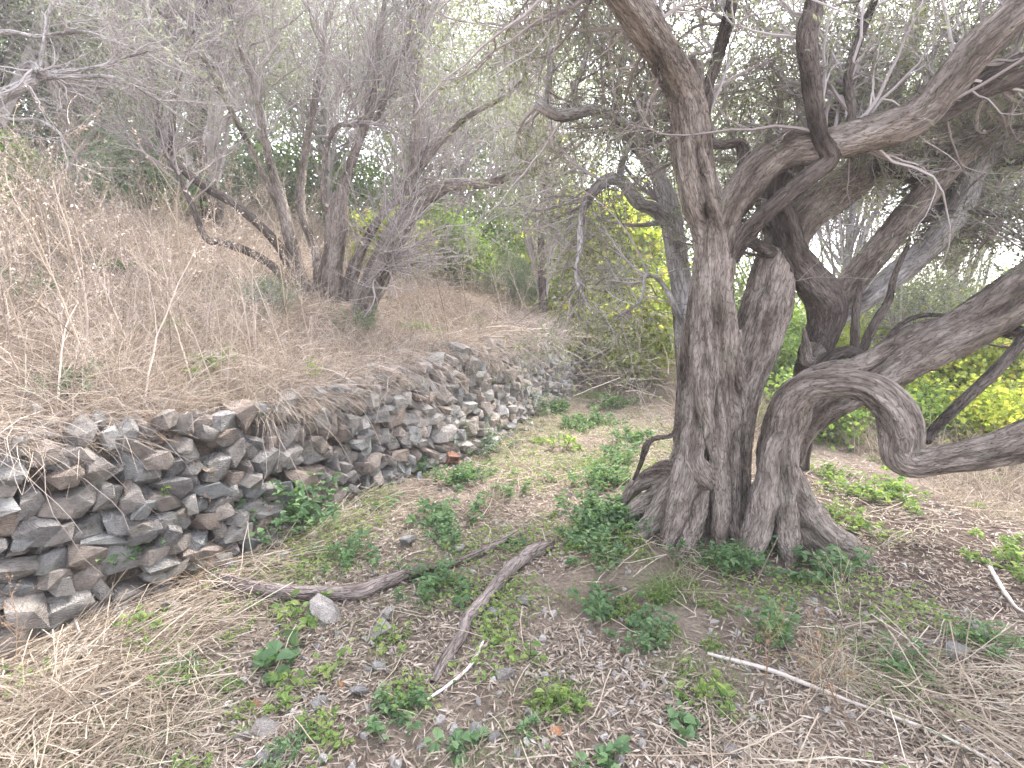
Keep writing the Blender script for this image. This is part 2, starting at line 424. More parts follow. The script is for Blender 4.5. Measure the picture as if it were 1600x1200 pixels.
def bumpy_tube(P, R, sides, rough=0.12, flute=0.0, seed=0, flare=0.0, flare_h=0.2, lobes=5, dents=(), cap=True, twist=1.0, knots=0.10):
    K = len(P); T = norm(np.gradient(P, axis=0))
    B = np.zeros((K, 3)); ref = np.array([1, 0.1, 0.05]) if abs(T[0][0]) < 0.9 else np.array([0, 1, 0.1])
    b = norm(np.cross(T[0], ref))
    for k in range(K):
        b = norm(b - T[k] * (b @ T[k])); B[k] = b
    C = np.cross(T, B)
    th = np.arange(sides) * 2 * np.pi / sides
    ln = np.concatenate([[0], np.cumsum(np.linalg.norm(np.diff(P, axis=0), axis=1))])
    rm = np.mean(R)
    ct, sn = np.cos(th)[None], np.sin(th)[None]
    l = ln[:, None] + 0 * th[None]
    tt = th[None] + twist * l
    q = np.stack([np.cos(tt) * 1.6, np.sin(tt) * 1.6, l * 1.1 / max(rm, .02) * 0.25], -1)
    q2 = np.stack([np.cos(tt) * 3.4, np.sin(tt) * 3.4, l * 0.9 / max(rm, .02) * 0.25], -1)
    q3 = np.stack([ct * 2 + 0 * l, sn * 2 + 0 * l, l / max(rm, .02) * 0.8], -1)
    dsp = flute * fbm(q, 2, seed) + rough * (0.6 - 1.6 * np.abs(noise(q2, seed + 5))) * 0.5 + rough * 0.5 * noise(q2 * 2.1, seed + 7) + knots * noise(q3, seed + 9)
    if flare:
        hh = np.maximum(P[:, 2] - P[0, 2], 0)[:, None]
        lob = 0.5 + 0.5 * np.cos(lobes * (th[None] + 0.35 * noise(np.stack([ct, sn, ct * 0], -1) * 2, seed + 20)) + seed)
        dsp = dsp + flare * np.exp(-hh / flare_h) * (0.35 + 0.9 * lob ** 1.5)
    Rr = R[:, None] * (1 + dsp)
    V = P[:, None] + Rr[..., None] * (ct[..., None] * B[:, None] + sn[..., None] * C[:, None])
    Nn = norm(V - P[:, None])
    for (c, ra, rz, dp) in dents:
        dv = V - np.asarray(c); dist = np.sqrt((dv[..., 0] ** 2 + dv[..., 1] ** 2 * .35) / ra ** 2 + dv[..., 2] ** 2 / rz ** 2)
        V = V - Nn * (1.7 * dp * np.exp(-(dist / 1.15) ** 2.6))[..., None]
    A = np.stack([Rr * ct, Rr * sn, l * 0.22], -1)
    idx = np.arange(K * sides).reshape(K, sides)
    a, b2 = idx[:-1], idx[1:]
    F = np.stack([a, np.roll(a, -1, 1), np.roll(b2, -1, 1), b2], -1).reshape(-1, 4)
    V = V.reshape(-1, 3); A = A.reshape(-1, 3)
    if cap:
        V = np.vstack([V, P[-1] + T[-1] * R[-1] * 0.3]); A = np.vstack([A, [0, 0, ln[-1] * .22]])
        e = idx[-1]; F2 = np.stack([e, np.roll(e, -1), np.full(sides, len(V) - 1)], -1)
        return V, [F, F2], A
    return V, [F], A
def limb(name, parent, spec, m, n=60, sides=20, **kw):
    P, R = limb_path(spec, n)
    V, F, A = bumpy_tube(P, R, sides, seed=int(rng.integers(1, 999)), **kw)
    o = build(name, V - parent_origin(parent), F, m, parent, True, A)
    return P, R
def as_poly(P, R, K=14):
    i = np.linspace(0, len(P) - 1, K).astype(int)
    return P[i], R[i]

# ------------------------------------------------------------------ ground and hillside (the setting)
def sinh_axis(n, scale, reach, c):
    u = np.linspace(-1, 1, n); return c + scale * np.sinh(np.arcsinh(reach / scale) * u)
gx, gy = sinh_axis(330, 0.8, 160, 0.3), sinh_axis(330, 0.8, 160, 3.2)
X, Y = np.meshgrid(gx, gy, indexing='ij')
idx = np.arange(X.size).reshape(X.shape)
F = np.stack([idx[:-1, :-1], idx[1:, :-1], idx[1:, 1:], idx[:-1, 1:]], -1).reshape(-1, 4)
Z = lower(X, Y)
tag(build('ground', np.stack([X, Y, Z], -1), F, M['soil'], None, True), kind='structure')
sa = np.concatenate([np.linspace(-40, -3, 40, endpoint=False), np.linspace(-3, 14, 260, endpoint=False), np.linspace(14, 90, 60)])
da = np.concatenate([np.linspace(0, 0.6, 14, endpoint=False), 0.6 + np.linspace(0, 1, 200) ** 2.2 * 70])
Sg, Dg = np.meshgrid(sa, da, indexing='ij')
top = np.interp(Sg, ws, wt); oo = np.interp(Sg, ws, wo) + BAT * top + 0.03 + Dg
X, Y = Sg * AX[0] + oo * NX[0], Sg * AX[1] + oo * NX[1]
Z = Hz(X, Y)
Z[:, 0] -= 0.25; 
idx = np.arange(X.size).reshape(X.shape)
F = np.stack([idx[:-1, :-1], idx[1:, :-1], idx[1:, 1:], idx[:-1, 1:]], -1).reshape(-1, 4)
tag(build('hillside', np.stack([X, Y, Z], -1), F, M['slope'], None, True), kind='structure')

# ------------------------------------------------------------------ dry stone wall
def wall_pt(s, v, out=0.0):
    o = np.interp(s, ws, wo); t = np.interp(s, ws, wt)
    q = o + BAT * t * v - out
    x = s * AX[0] + q * NX[0]; y = s * AX[1] + q * NX[1]
    L = lower(x, y)
    return np.stack([x, y, L * (1 - v) + t * v], -1)
def stone_mesh(seed, sub=2):
    r = np.random.default_rng(seed)
    n = 22 if sub == 2 else 11
    d = r.normal(size=(n, 3)); d = np.sign(d) * np.abs(d / np.abs(d).max(1, keepdims=True)) ** .75
    d = d * r.uniform(.8, 1.0, (n, 1)); d[:, 0] += .3 * d[:, 2] * r.normal()
    bm = bmesh.new()
    for p in d: bm.verts.new(p)
    res = bmesh.ops.convex_hull(bm, input=bm.verts[:])
    bmesh.ops.delete(bm, geom=list({g for g in res['geom_interior'] + res['geom_unused'] if isinstance(g, bmesh.types.BMVert)}), context='VERTS')
    bmesh.ops.triangulate(bm, faces=bm.faces[:])
    bm.verts.index_update()
    v = np.array([x.co for x in bm.verts]); f = np.array([[y.index for y in x.verts] for x in bm.faces]); bm.free()
    v = v - (v.max(0) + v.min(0)) / 2
    v = v / np.abs(v).max(0)
    return v, f
STONES = [stone_mesh(k) for k in range(26)]
STONES_LO = [stone_mesh(k + 60, 1) for k in range(8)]
stone_me = [build('stone', v, f, M['stone'], link=False) for v, f in STONES]
pale_me = [build('stone', v, f, M['stone_pale'], link=False) for v, f in STONES]
base = wall_pt(2.0, 0.0)
wall = thing('dry_stone_wall', 'dry stone terrace wall of rough grey stones running along the left of the path', 'stone wall', tuple(base))
# packed earth core behind the stones
sv = np.linspace(WS0 - 1.5, WS1 + 0.6, 160); vv = np.linspace(-0.05, 1.0, 14)
Sg, Vg = np.meshgrid(sv, vv, indexing='ij')
P = wall_pt(Sg.ravel(), Vg.ravel(), -0.095).reshape(*Sg.shape, 3)
P = P - np.array([*NX, 0]) * (0.03 * fbm(P * 5, 3, 4))[..., None]
idx = np.arange(Sg.size).reshape(Sg.shape)
F = np.stack([idx[:-1, :-1], idx[1:, :-1], idx[1:, 1:], idx[:-1, 1:]], -1).reshape(-1, 4)
build('earth_core', P.reshape(-1, 3) - base, F, M['slope'], wall, True)
items = []
ncol = 9
z = 0.0
vcur = -0.02
while vcur < 1.02:
    hh = rng.uniform(.07, .13)
    s = WS0 + rng.uniform(-.2, 0)
    while s < WS1:
        t = float(np.interp(s, ws, wt))
        wd = rng.uniform(.07, .19) * (1.15 if vcur < .25 else 1.0) * (0.9 if vcur > .75 else 1)
        v = (vcur * 1.0 + hh / 2) / 1.0 + 0.025 * math.sin(s * 2.1 + vcur * 3) + rng.normal() * .03
        if v < 1.06 and rng.random() > (0.03 if v < .8 else .22):
            items.append((s + wd / 2, v, wd * rng.uniform(1.0, 1.22), hh * t * rng.uniform(.9, 1.4), rng.uniform(.18, .30)))
        s += wd * rng.uniform(.86, .98)
    vcur += hh * .88
items.sort(key=lambda i: np.hypot(*(wall_pt(i[0], i[1])[:2])))
yaw = math.atan2(AX[1], AX[0])
rest = Geo()
for n_, (s, v, wd, hh, dp) in enumerate(items):
    c = wall_pt(s, min(v, 1.0), 0.02 + rng.normal() * .022)
    if v > 1: c[2] += (v - 1) * .9
    bt = math.atan2(wo[3] * 0 + float(np.interp(s + .2, ws, wo) - np.interp(s - .2, ws, wo)), .4)
    big = rng.random()
    tilt = rng.normal() * (.17 if v < .75 else .5)
    e = Euler((rng.normal() * .12 - .18, tilt, yaw + bt + rng.normal() * .14 + (math.pi if big < .5 else 0)))
    if rng.random() < .10: wd, hh = hh * 1.05, wd * .85
    sc = (wd / 2 * 1.1, dp / 2, hh / 2 * 1.12)
    k = int(rng.integers(0, len(STONES)))
    if n_ < 299:
        inst('stone', stone_me[k], wall, tuple(c - base), e, sc)
    else:
        R3 = np.array(e.to_matrix()); vtx = (STONES[k][0] * np.array(sc)) @ R3.T + c
        rest.add(vtx, STONES[k][1])
if rest.n: tag(rest.build('stone_rubble', M['stone'], wall), kind='stuff')
# tumbled rubble along the wall's foot and crest
rub = Geo()
for n_ in range(750):
    s = rng.uniform(WS0, WS1)
    if rng.random() < .35: p = wall_pt(s, 0.0, rng.exponential(.12)); r = rng.uniform(.015, .05)
    else:
        p = wall_pt(s, 1.0, -rng.exponential(.2)); p[2] = Hz(p[0], p[1]); r = rng.uniform(.02, .065)
    k = int(rng.integers(0, 26)); e = np.array(Euler(rng.uniform(-3, 3, 3)).to_matrix())
    rub.add((STONES[k][0] * np.array([1.2, .9, .6]) * r) @ e.T + p, STONES[k][1])
tag(rub.build('loose_rubble', M['stone']), 'small loose rubble scattered along the crest and foot of the dry stone wall', 'rubble', kind='stuff')

# ------------------------------------------------------------------ olive trees, built limb by limb
def crown_parts(root, srcs, n1, n2_, n3, nleaf, l1=(.5, 1.2), l2=(.25, .6), l3=(.1, .3), twig_m=None, leaf_m=None, up=0.02, leaf_len=(.03, .055), leaf_w=.011, t0=.25, keep=None, ang=(25, 75), r1=.012, bias=(0, 0, 0)):
    """fine wood and leaves grown from the traced limbs"""
    twig_m = twig_m or M['twig']
    P0 = np.stack([as_poly(*s)[0] for s in srcs]); R0 = np.stack([as_poly(*s)[1] for s in srcs])
    wgt = np.array([len(s[0]) for s in srcs])
    A, Ra = spawn(P0, R0, n1, l1, ang, .45, 10, .20, up, t0, 1.0, .0025, r1, bias)
    B, Rb = spawn(A, Ra, n2_, l2, (20, 70), .6, 8, .22, up, .1, 1.0, .0016, .006, np.array(bias) * .6)
    Cc, Rc = spawn(B, Rb, n3, l3, (20, 70), .7, 6, .22, 0, .1, 1.0, .0011, .003, np.array(bias) * .3)
    g = Geo()
    for (p, r, sd) in ((A, Ra, 5), (B, Rb, 4), (Cc, Rc, 3)):
        g.add(*tubes(p, r, sd))
    tag(g.build('twigs', twig_m, root), kind='stuff')
    if nleaf:
        allp = np.concatenate([Cc, B[:, ::1][:, :6]])
        V, F = twig_leaves(allp, nleaf, leaf_len, leaf_w)
        tag(build('crown', V - parent_origin(root), F, leaf_m or M['olive'], root), kind='stuff')
    return A, B, Cc

# --- the old hollowed olive
b0 = hit(1110, 832); dA = b0[1] + .22
oldtree = thing('olive_tree', 'thick old olive with deeply furrowed hollow trunk standing right of the path', 'olive tree', tuple(b0))
spec = [(1098, 890, dA, 140), (1100, 850, dA, 134), (1103, 800, dA, 126), (1104, 740, dA, 116), (1106, 680, dA, 108), (1108, 610, dA, 100), (1110, 540, dA, 88), (1112, 470, dA, 74),
        (1116, 410, dA, 66), (1113, 360, dA, 64), (1098, 310, dA - .02, 62), (1085, 250, dA - .04, 58), (1078, 190, dA - .08, 54), (1069, 145, dA - .12, 50), (1052, 110, dA - .2, 50), (1026, 65, dA - .35, 48), (992, 15, dA - .5, 48), (950, -40, dA - .65, 48), (900, -110, dA - .8, 50), (850, -200, dA - .9, 40)]
P, R = limb_path(spec, 210)
dents = [(at(1105, 668, dA - .25), .035, .05, .10), (at(1165, 600, dA - .2), .03, .2, .16), (at(1128, 610, dA - .26), .022, .17, .12), (at(1075, 790, dA - .3), .04, .09, .12), (at(1150, 720, dA - .2), .03, .12, .08),
         (at(1088, 655, dA - .26), .022, .03, .09), (at(1118, 700, dA - .26), .018, .03, .08), (at(1095, 560, dA - .22), .016, .05, .06), (at(1120, 470, dA - .18), .014, .05, .05), (at(1112, 750, dA - .26), .02, .06, .08), (at(1092, 240, dA - .1), .03, .05, .06), (at(1097, 265, dA - .1), .025, .06, .06), (at(1130, 800, dA - .3), .03, .12, .1), (at(1100, 345, dA - .1), .02, .09, .06), (at(1060, 830, dA - .3), .03, .05, .08)]
V, F, A_ = bumpy_tube(P, R, 120, rough=.2, flute=.15, seed=31, flare=.3, flare_h=.14, lobes=7, dents=dents, twist=.5, knots=.06)
build('trunk', V - b0, F, M['bark'], oldtree, True, A_)
srcA = [(P[130:], R[130:])]
# second stem fused behind, leaning right
spec = [(1132, 880, dA + .10, 90), (1138, 800, dA + .08, 78), (1142, 700, dA + .06, 70), (1152, 620, dA + .06, 72), (1174, 555, dA + .14, 78), (1192, 495, dA + .2, 76), (1208, 430, dA + .26, 68), (1226, 378, dA + .34, 60), (1254, 338, dA + .42, 58), (1292, 310, dA + .5, 58), (1337, 278, dA + .58, 58), (1362, 230, dA + .62, 44), (1385, 160, dA + .66, 32), (1425, 60, dA + .7, 24), (1450, -40, dA + .7, 18)]
P, R = limb_path(spec, 130)
V, F, A_ = bumpy_tube(P, R, 64, rough=.13, flute=.12, seed=77, flare=.3, flare_h=.15, lobes=5, dents=[(at(1195, 440, dA + .1), .03, .1, .05), (at(1160, 690, dA - .1), .018, .05, .07), (at(1170, 560, dA - .05), .016, .06, .06), (at(1150, 760, dA - .12), .016, .08, .07)], twist=.6, knots=.08)
build('trunk', V - b0, F, M['bark'], oldtree, True, A_)
srcA.append((P[80:], R[80:]))
# pale rear stem on the left with its two arched limbs
spec = [(1100, 760, dA + .3, 60), (1085, 640, dA + .4, 44), (1073, 540, dA + .5, 38), (1066, 460, dA + .6, 35), (1056, 390, dA + .7, 34), (1047, 330, dA + .75, 32), (1034, 288, dA + .75, 24), (1012, 250, dA + .7, 21), (982, 210, dA + .65, 20), (955, 182, dA + .6, 19), (925, 172, dA + .55, 18), (895, 178, dA + .5, 18), (872, 180, dA + .5, 17), (848, 168, dA + .45, 18), (838, 160, dA + .45, 11)]
srcA.append(limb('limb', oldtree, spec, M['bark_pale'], 120, 28, rough=.08, flute=.08, knots=.07))
spec = [(1050, 350, dA + .75, 28), (1022, 328, dA + .7, 22), (998, 318, dA + .65, 20), (984, 300, dA + .6, 20), (972, 284, dA + .6, 19), (952, 280, dA + .55, 19), (930, 296, dA + .5, 17), (914, 318, dA + .5, 14), (908, 350, dA + .48, 11), (906, 390, dA + .48, 9), (900, 430, dA + .46, 7), (915, 470, dA + .45, 5)]
droop = limb('limb', oldtree, spec, M['bark_pale'], 100, 18, rough=.1, flute=.06, knots=.08)
srcA.append(droop)
srcA.append(limb('branch', oldtree, [(1205, 450, dA + .25, 30), (1208, 385, dA + .32, 22), (1196, 340, dA + .4, 15), (1208, 290, dA + .5, 12), (1200, 220, dA + .6, 10), (1222, 140, dA + .7, 8), (1215, 60, dA + .7, 6)], M['bark'], 60, 14, rough=.12, knots=.1))
for spec in ([(905, 178, dA + .5, 14), (898, 140, dA + .5, 10), (915, 90, dA + .45, 7), (920, 40, dA + .4, 5)],
             [(955, 182, dA + .58, 12), (968, 130, dA + .55, 9), (976, 80, dA + .5, 8), (972, 20, dA + .5, 5)],
             [(855, 170, dA + .45, 12), (855, 140, dA + .45, 8), (862, 100, dA + .45, 6), (850, 60, dA + .45, 4)],
             [(968, 285, dA + .6, 12), (975, 245, dA + .62, 10), (1000, 200, dA + .65, 8), (1020, 170, dA + .68, 6)],
             [(1072, 520, dA + .5, 16), (1040, 450, dA + .45, 9), (1010, 430, dA + .4, 6), (1000, 470, dA + .35, 4), (965, 495, dA + .3, 3)],
             [(1045, 345, dA + .72, 12), (1000, 352, dA + .6, 7), (960, 348, dA + .5, 5), (925, 335, dA + .42, 4)]):
    srcA.append(limb('branch', oldtree, spec, M['bark_pale'], 40, 10, rough=.1, knots=.08))
# big right limb sweeping out of the frame
spec = [(1115, 420, dA, 60), (1128, 350, dA - .02, 58), (1158, 300, dA - .05, 54), (1190, 262, dA - .08, 55), (1235, 236, dA - .12, 54), (1300, 224, dA - .2, 52), (1370, 205, dA - .28, 52), (1430, 182, dA - .34, 52), (1475, 140, dA - .4, 48), (1530, 75, dA - .48, 50), (1590, 20, dA - .55, 52), (1680, -50, dA - .6, 50), (1800, -120, dA - .7, 40)]
srcA.append(limb('limb', oldtree, spec, M['bark'], 130, 48, rough=.15, flute=.13, knots=.07, twist=3))
spec = [(1430, 190, dA - .3, 34), (1480, 165, dA - .3, 40), (1540, 130, dA - .33, 44), (1600, 105, dA - .38, 46), (1700, 70, dA - .45, 46)]
srcA.append(limb('limb', oldtree, spec, M['bark_dark'], 60, 28, rough=.13, flute=.1, knots=.1))
spec = [(1140, 405, dA - .04, 30), (1160, 372, dA - .08, 30), (1195, 335, dA - .12, 26), (1235, 300, dA - .17, 26), (1275, 268, dA - .22, 28), (1296, 245, dA - .25, 28), (1282, 215, dA - .27, 26), (1272, 170, dA - .29, 26), (1268, 120, dA - .31, 28), (1260, 62, dA - .33, 32), (1272, 10, dA - .35, 30), (1280, -60, dA - .36, 26)]
srcA.append(limb('limb', oldtree, spec, M['bark_dark'], 120, 30, rough=.12, flute=.1, knots=.1))
spec = [(1296, 250, dA - .24, 22), (1318, 225, dA - .24, 16), (1330, 180, dA - .22, 14), (1325, 120, dA - .2, 13), (1345, 55, dA - .18, 12), (1375, -20, dA - .16, 10)]
srcA.append(limb('branch', oldtree, spec, M['bark_dark'], 50, 14, rough=.1, knots=.1))
spec = [(1165, 262, dA - .04, 26), (1158, 226, dA - .03, 17), (1130, 226, dA - .03, 14), (1110, 222, dA - .03, 15), (1101, 190, dA - .04, 17), (1106, 140, dA - .06, 17), (1124, 80, dA - .1, 18), (1140, 20, dA - .14, 18), (1150, -50, dA - .18, 14)]
srcA.append(limb('branch', oldtree, spec, M['bark_dark'], 90, 18, rough=.1, knots=.1))
spec = [(1072, 180, dA - .08, 50), (1075, 140, dA - .08, 44), (1077, 108, dA - .08, 42), (1077, 100, dA - .08, 34)]
limb('stump', oldtree, spec, M['bark'], 30, 40, rough=.16, flute=.12)
spec = [(1122, 380, dA + .05, 26), (1170, 378, dA + .12, 18), (1210, 398, dA + .2, 22), (1245, 415, dA + .26, 30)]
limb('branch', oldtree, spec, M['bark_dark'], 40, 16, rough=.12)
# roots and buttress ridges running down the trunk
for spec in ([(1085, 770, dA - .1, 60), (1045, 742, dA + .05, 44), (1012, 748, dA + .1, 34), (990, 762, dA + .1, 24), (972, 790, dA + .1, 10)],
             [(1090, 640, dA - .1, 30), (1078, 720, dA - .22, 44), (1062, 790, dA - .27, 46), (1045, 840, dA - .31, 34), (1030, 872, dA - .34, 14)],
             [(1118, 610, dA - .1, 26), (1120, 690, dA - .22, 38), (1127, 780, dA - .26, 34), (1124, 840, dA - .38, 30), (1122, 892, dA - .5, 14)],
             [(1142, 640, dA - .05, 26), (1142, 720, dA - .15, 32), (1142, 790, dA - .22, 30), (1150, 845, dA - .33, 28), (1156, 892, dA - .42, 12)],
             [(1085, 690, dA - .05, 40), (1058, 760, dA - .12, 46), (1028, 805, dA - .16, 38), (995, 836, dA - .2, 24), (965, 850, dA - .22, 10)],
             [(1100, 720, dA - .1, 30), (1088, 795, dA - .26, 38), (1078, 840, dA - .38, 34), (1062, 872, dA - .48, 26), (1042, 896, dA - .56, 10)],
             [(1060, 740, dA + .05, 40), (1030, 775, dA + .0, 40), (1000, 792, dA - .02, 32), (972, 812, dA - .04, 16)],
             [(1150, 760, dA - .05, 34), (1160, 812, dA - .2, 34), (1174, 850, dA - .3, 26), (1186, 884, dA - .38, 10)],
             [(1100, 670, dA - .12, 20), (1082, 712, dA - .25, 34), (1094, 742, dA - .28, 40), (1116, 762, dA - .18, 18)],
             [(1104, 540, dA - .08, 20), (1098, 610, dA - .2, 26), (1106, 670, dA - .22, 22), (1102, 720, dA - .12, 14)],
             [(1146, 520, dA - .02, 26), (1150, 570, dA - .13, 22), (1160, 612, dA - .1, 18), (1156, 680, dA - .06, 18), (1150, 740, dA - .05, 14)]):
    limb('root', oldtree, spec, M['bark'], 60, 26, rough=.24, flute=.14, knots=.2)
limb('sprout', oldtree, [(1065, 560, dA - .05, 10), (1058, 640, dA - .1, 8), (1052, 678, dA - .12, 8), (1020, 686, dA - .14, 9), (1008, 702, dA - .15, 12), (1000, 728, dA - .15, 8), (990, 750, dA - .15, 6)], M['bark_dark'], 60, 8, rough=.15)

# --- the leaning olive with the looping limb
b1 = hit(1215, 862); dB = b1[1] + .16
lean = thing('olive_tree', 'leaning olive with a limb looping down and right, rooted beside the thick hollow trunk', 'olive tree', tuple(b1))
spec = [(1228, 905, dB, 104), (1224, 860, dB, 92), (1218, 810, dB, 76), (1216, 750, dB, 70), (1218, 700, dB, 66), (1229, 655, dB - .02, 62), (1242, 622, dB - .06, 58), (1268, 603, dB - .12, 46), (1305, 600, dB - .2, 44), (1342, 603, dB - .28, 46), (1372, 617, dB - .34, 54), (1396, 645, dB - .38, 60), (1408, 680, dB - .4, 62), (1410, 712, dB - .42, 60), (1432, 724, dB - .46, 50), (1480, 716, dB - .52, 48), (1540, 706, dB - .6, 54), (1600, 688, dB - .68, 64), (1700, 640, dB - .8, 66), (1800, 560, dB - .9, 50)]
P, R = limb_path(spec, 200)
V, F, A_ = bumpy_tube(P, R, 90, rough=.18, flute=.14, seed=52, flare=.3, flare_h=.12, lobes=6, twist=.9, knots=.07,
                      dents=[(at(1215, 835, dB - .25), .05, .1, .12), (at(1190, 700, dB - .2), .03, .08, .05), (at(1245, 830, dB - .25), .04, .08, .1)])
build('trunk', V - b1, F, M['bark'], lean, True, A_)
srcB = [(P[150:], R[150:])]
spec = [(1225, 720, dB + .05, 60), (1245, 675, dB + .1, 54), (1285, 640, dB + .16, 50), (1330, 615, dB + .18, 52), (1385, 582, dB + .18, 60), (1450, 545, dB + .14, 68), (1520, 508, dB + .08, 74), (1600, 455, dB, 80), (1700, 390, dB - .1, 80), (1820, 300, dB - .2, 70)]
srcB.append(limb('limb', lean, spec, M['bark'], 120, 56, rough=.12, flute=.1, knots=.07))
spec = [(1232, 650, dB + .05, 30), (1248, 605, dB + .08, 28), (1282, 580, dB + .12, 28), (1330, 574, dB + .14, 30), (1372, 554, dB + .17, 30), (1420, 522, dB + .22, 28), (1470, 510, dB + .24, 26), (1500, 520, dB + .2, 22)]
limb('limb', lean, spec, M['bark'], 80, 28, rough=.1, flute=.08)
spec = [(1268, 590, dB + .2, 20), (1290, 562, dB + .25, 22), (1320, 550, dB + .28, 22), (1342, 556, dB + .26, 20), (1352, 575, dB + .2, 18)]
limb('limb', lean, spec, M['bark_dark'], 50, 18, rough=.12)
for spec in ([(1336, 556, dB + .27, 14), (1336, 510, dB + .3, 13), (1338, 480, dB + .34, 11), (1345, 440, dB + .4, 8)],
             [(1344, 556, dB + .27, 14), (1365, 508, dB + .3, 14), (1388, 470, dB + .34, 12), (1398, 430, dB + .38, 9), (1420, 380, dB + .4, 6)],
             [(1375, 545, dB + .2, 10), (1410, 505, dB + .25, 8), (1450, 492, dB + .3, 7), (1500, 496, dB + .3, 5)],
             [(1520, 500, dB + .1, 34), (1555, 508, dB + .06, 28), (1590, 520, dB, 26), (1640, 530, dB - .1, 24)],
             [(1640, 490, dB - .12, 20), (1600, 530, dB - .14, 17), (1560, 575, dB - .16, 19), (1510, 622, dB - .18, 18), (1462, 668, dB - .2, 16), (1448, 690, dB - .25, 14)]):
    srcB.append(limb('branch', lean, spec, M['bark_dark'], 50, 16, rough=.1, knots=.1))
for spec in ([(1222, 720, dB, 40), (1248, 792, dB - .05, 62), (1280, 832, dB - .1, 60), (1315, 856, dB - .13, 56), (1345, 876, dB - .16, 42), (1372, 900, dB - .2, 14)],
             [(1210, 690, dB - .02, 26), (1196, 760, dB - .14, 38), (1186, 820, dB - .2, 44), (1172, 862, dB - .27, 36), (1160, 895, dB - .32, 12)],
             [(1222, 700, dB - .02, 26), (1228, 780, dB - .15, 34), (1232, 842, dB - .25, 36), (1238, 890, dB - .32, 14)],
             [(1232, 660, dB, 20), (1206, 700, dB - .14, 24), (1200, 750, dB - .12, 20), (1212, 790, dB - .05, 14)]):
    limb('root', lean, spec, M['bark'], 60, 26, rough=.24, flute=.14, knots=.2)

# --- the broken stem of an olive standing behind the leaning one
dC = dB + .55
b2 = hit(1262, 800); b2[1] = dC; b2[0] = at(1255, 700, dC)[0]; b2[2] = lower(b2[0], b2[1])
forked = thing('olive_tree', 'dark forked olive behind the leaning trunk, with a torn stub and two long pale limbs', 'olive tree', tuple(b2))
spec = [(1240, 730, dC, 46), (1250, 650, dC, 44), (1262, 590, dC, 44), (1276, 540, dC, 46), (1290, 500, dC - .02, 54), (1290, 468, dC - .05, 56), (1262, 430, dC - .1, 50), (1238, 395, dC - .12, 44), (1226, 350, dC - .12, 40), (1214, 308, dC - .1, 36), (1222, 275, dC - .08, 34), (1250, 245, dC - .05, 30), (1300, 190, dC, 24), (1330, 110, dC + .05, 18), (1350, 20, dC + .05, 14)]
srcC = [limb('trunk', forked, spec, M['bark_dark'], 130, 40, rough=.15, flute=.1, knots=.09)]
spec = [(1292, 490, dC - .03, 44), (1330, 442, dC, 44), (1385, 378, dC, 42), (1440, 312, dC, 40), (1490, 255, dC, 36), (1560, 200, dC, 30), (1650, 130, dC, 26), (1760, 50, dC, 16)]
srcC.append(limb('limb', forked, spec, M['bark'], 90, 30, rough=.12, flute=.08, knots=.08))
spec = [(1290, 500, dC, 38), (1345, 472, dC + .06, 36), (1400, 428, dC + .08, 38), (1455, 382, dC + .08, 38), (1500, 322, dC + .06, 36), (1525, 268, dC + .04, 30), (1590, 200, dC, 24), (1680, 130, dC, 18)]
srcC.append(limb('limb', forked, spec, M['bark_pale'], 90, 28, rough=.1, flute=.07, knots=.08))
spec = [(1275, 545, dC - .06, 34), (1262, 560, dC - .1, 24), (1258, 528, dC - .12, 10), (1256, 512, dC - .13, 5)]
limb('stub', forked, spec, M['bark'], 24, 12, rough=.25)
spec = [(1385, 380, dC, 20), (1412, 340, dC + .05, 12), (1440, 345, dC + .05, 9), (1500, 330, dC, 7), (1580, 340, dC - .1, 5)]
srcC.append(limb('branch', forked, spec, M['bark_dark'], 50, 12, rough=.1, knots=.1))
spec = [(1370, 255, dC + .1, 40), (1410, 262, dC + .1, 34), (1450, 280, dC + .1, 20), (1500, 262, dC + .1, 16), (1600, 250, dC, 14)]
srcC.append(limb('branch', forked, spec, M['bark_dark'], 50, 18, rough=.12, knots=.1))

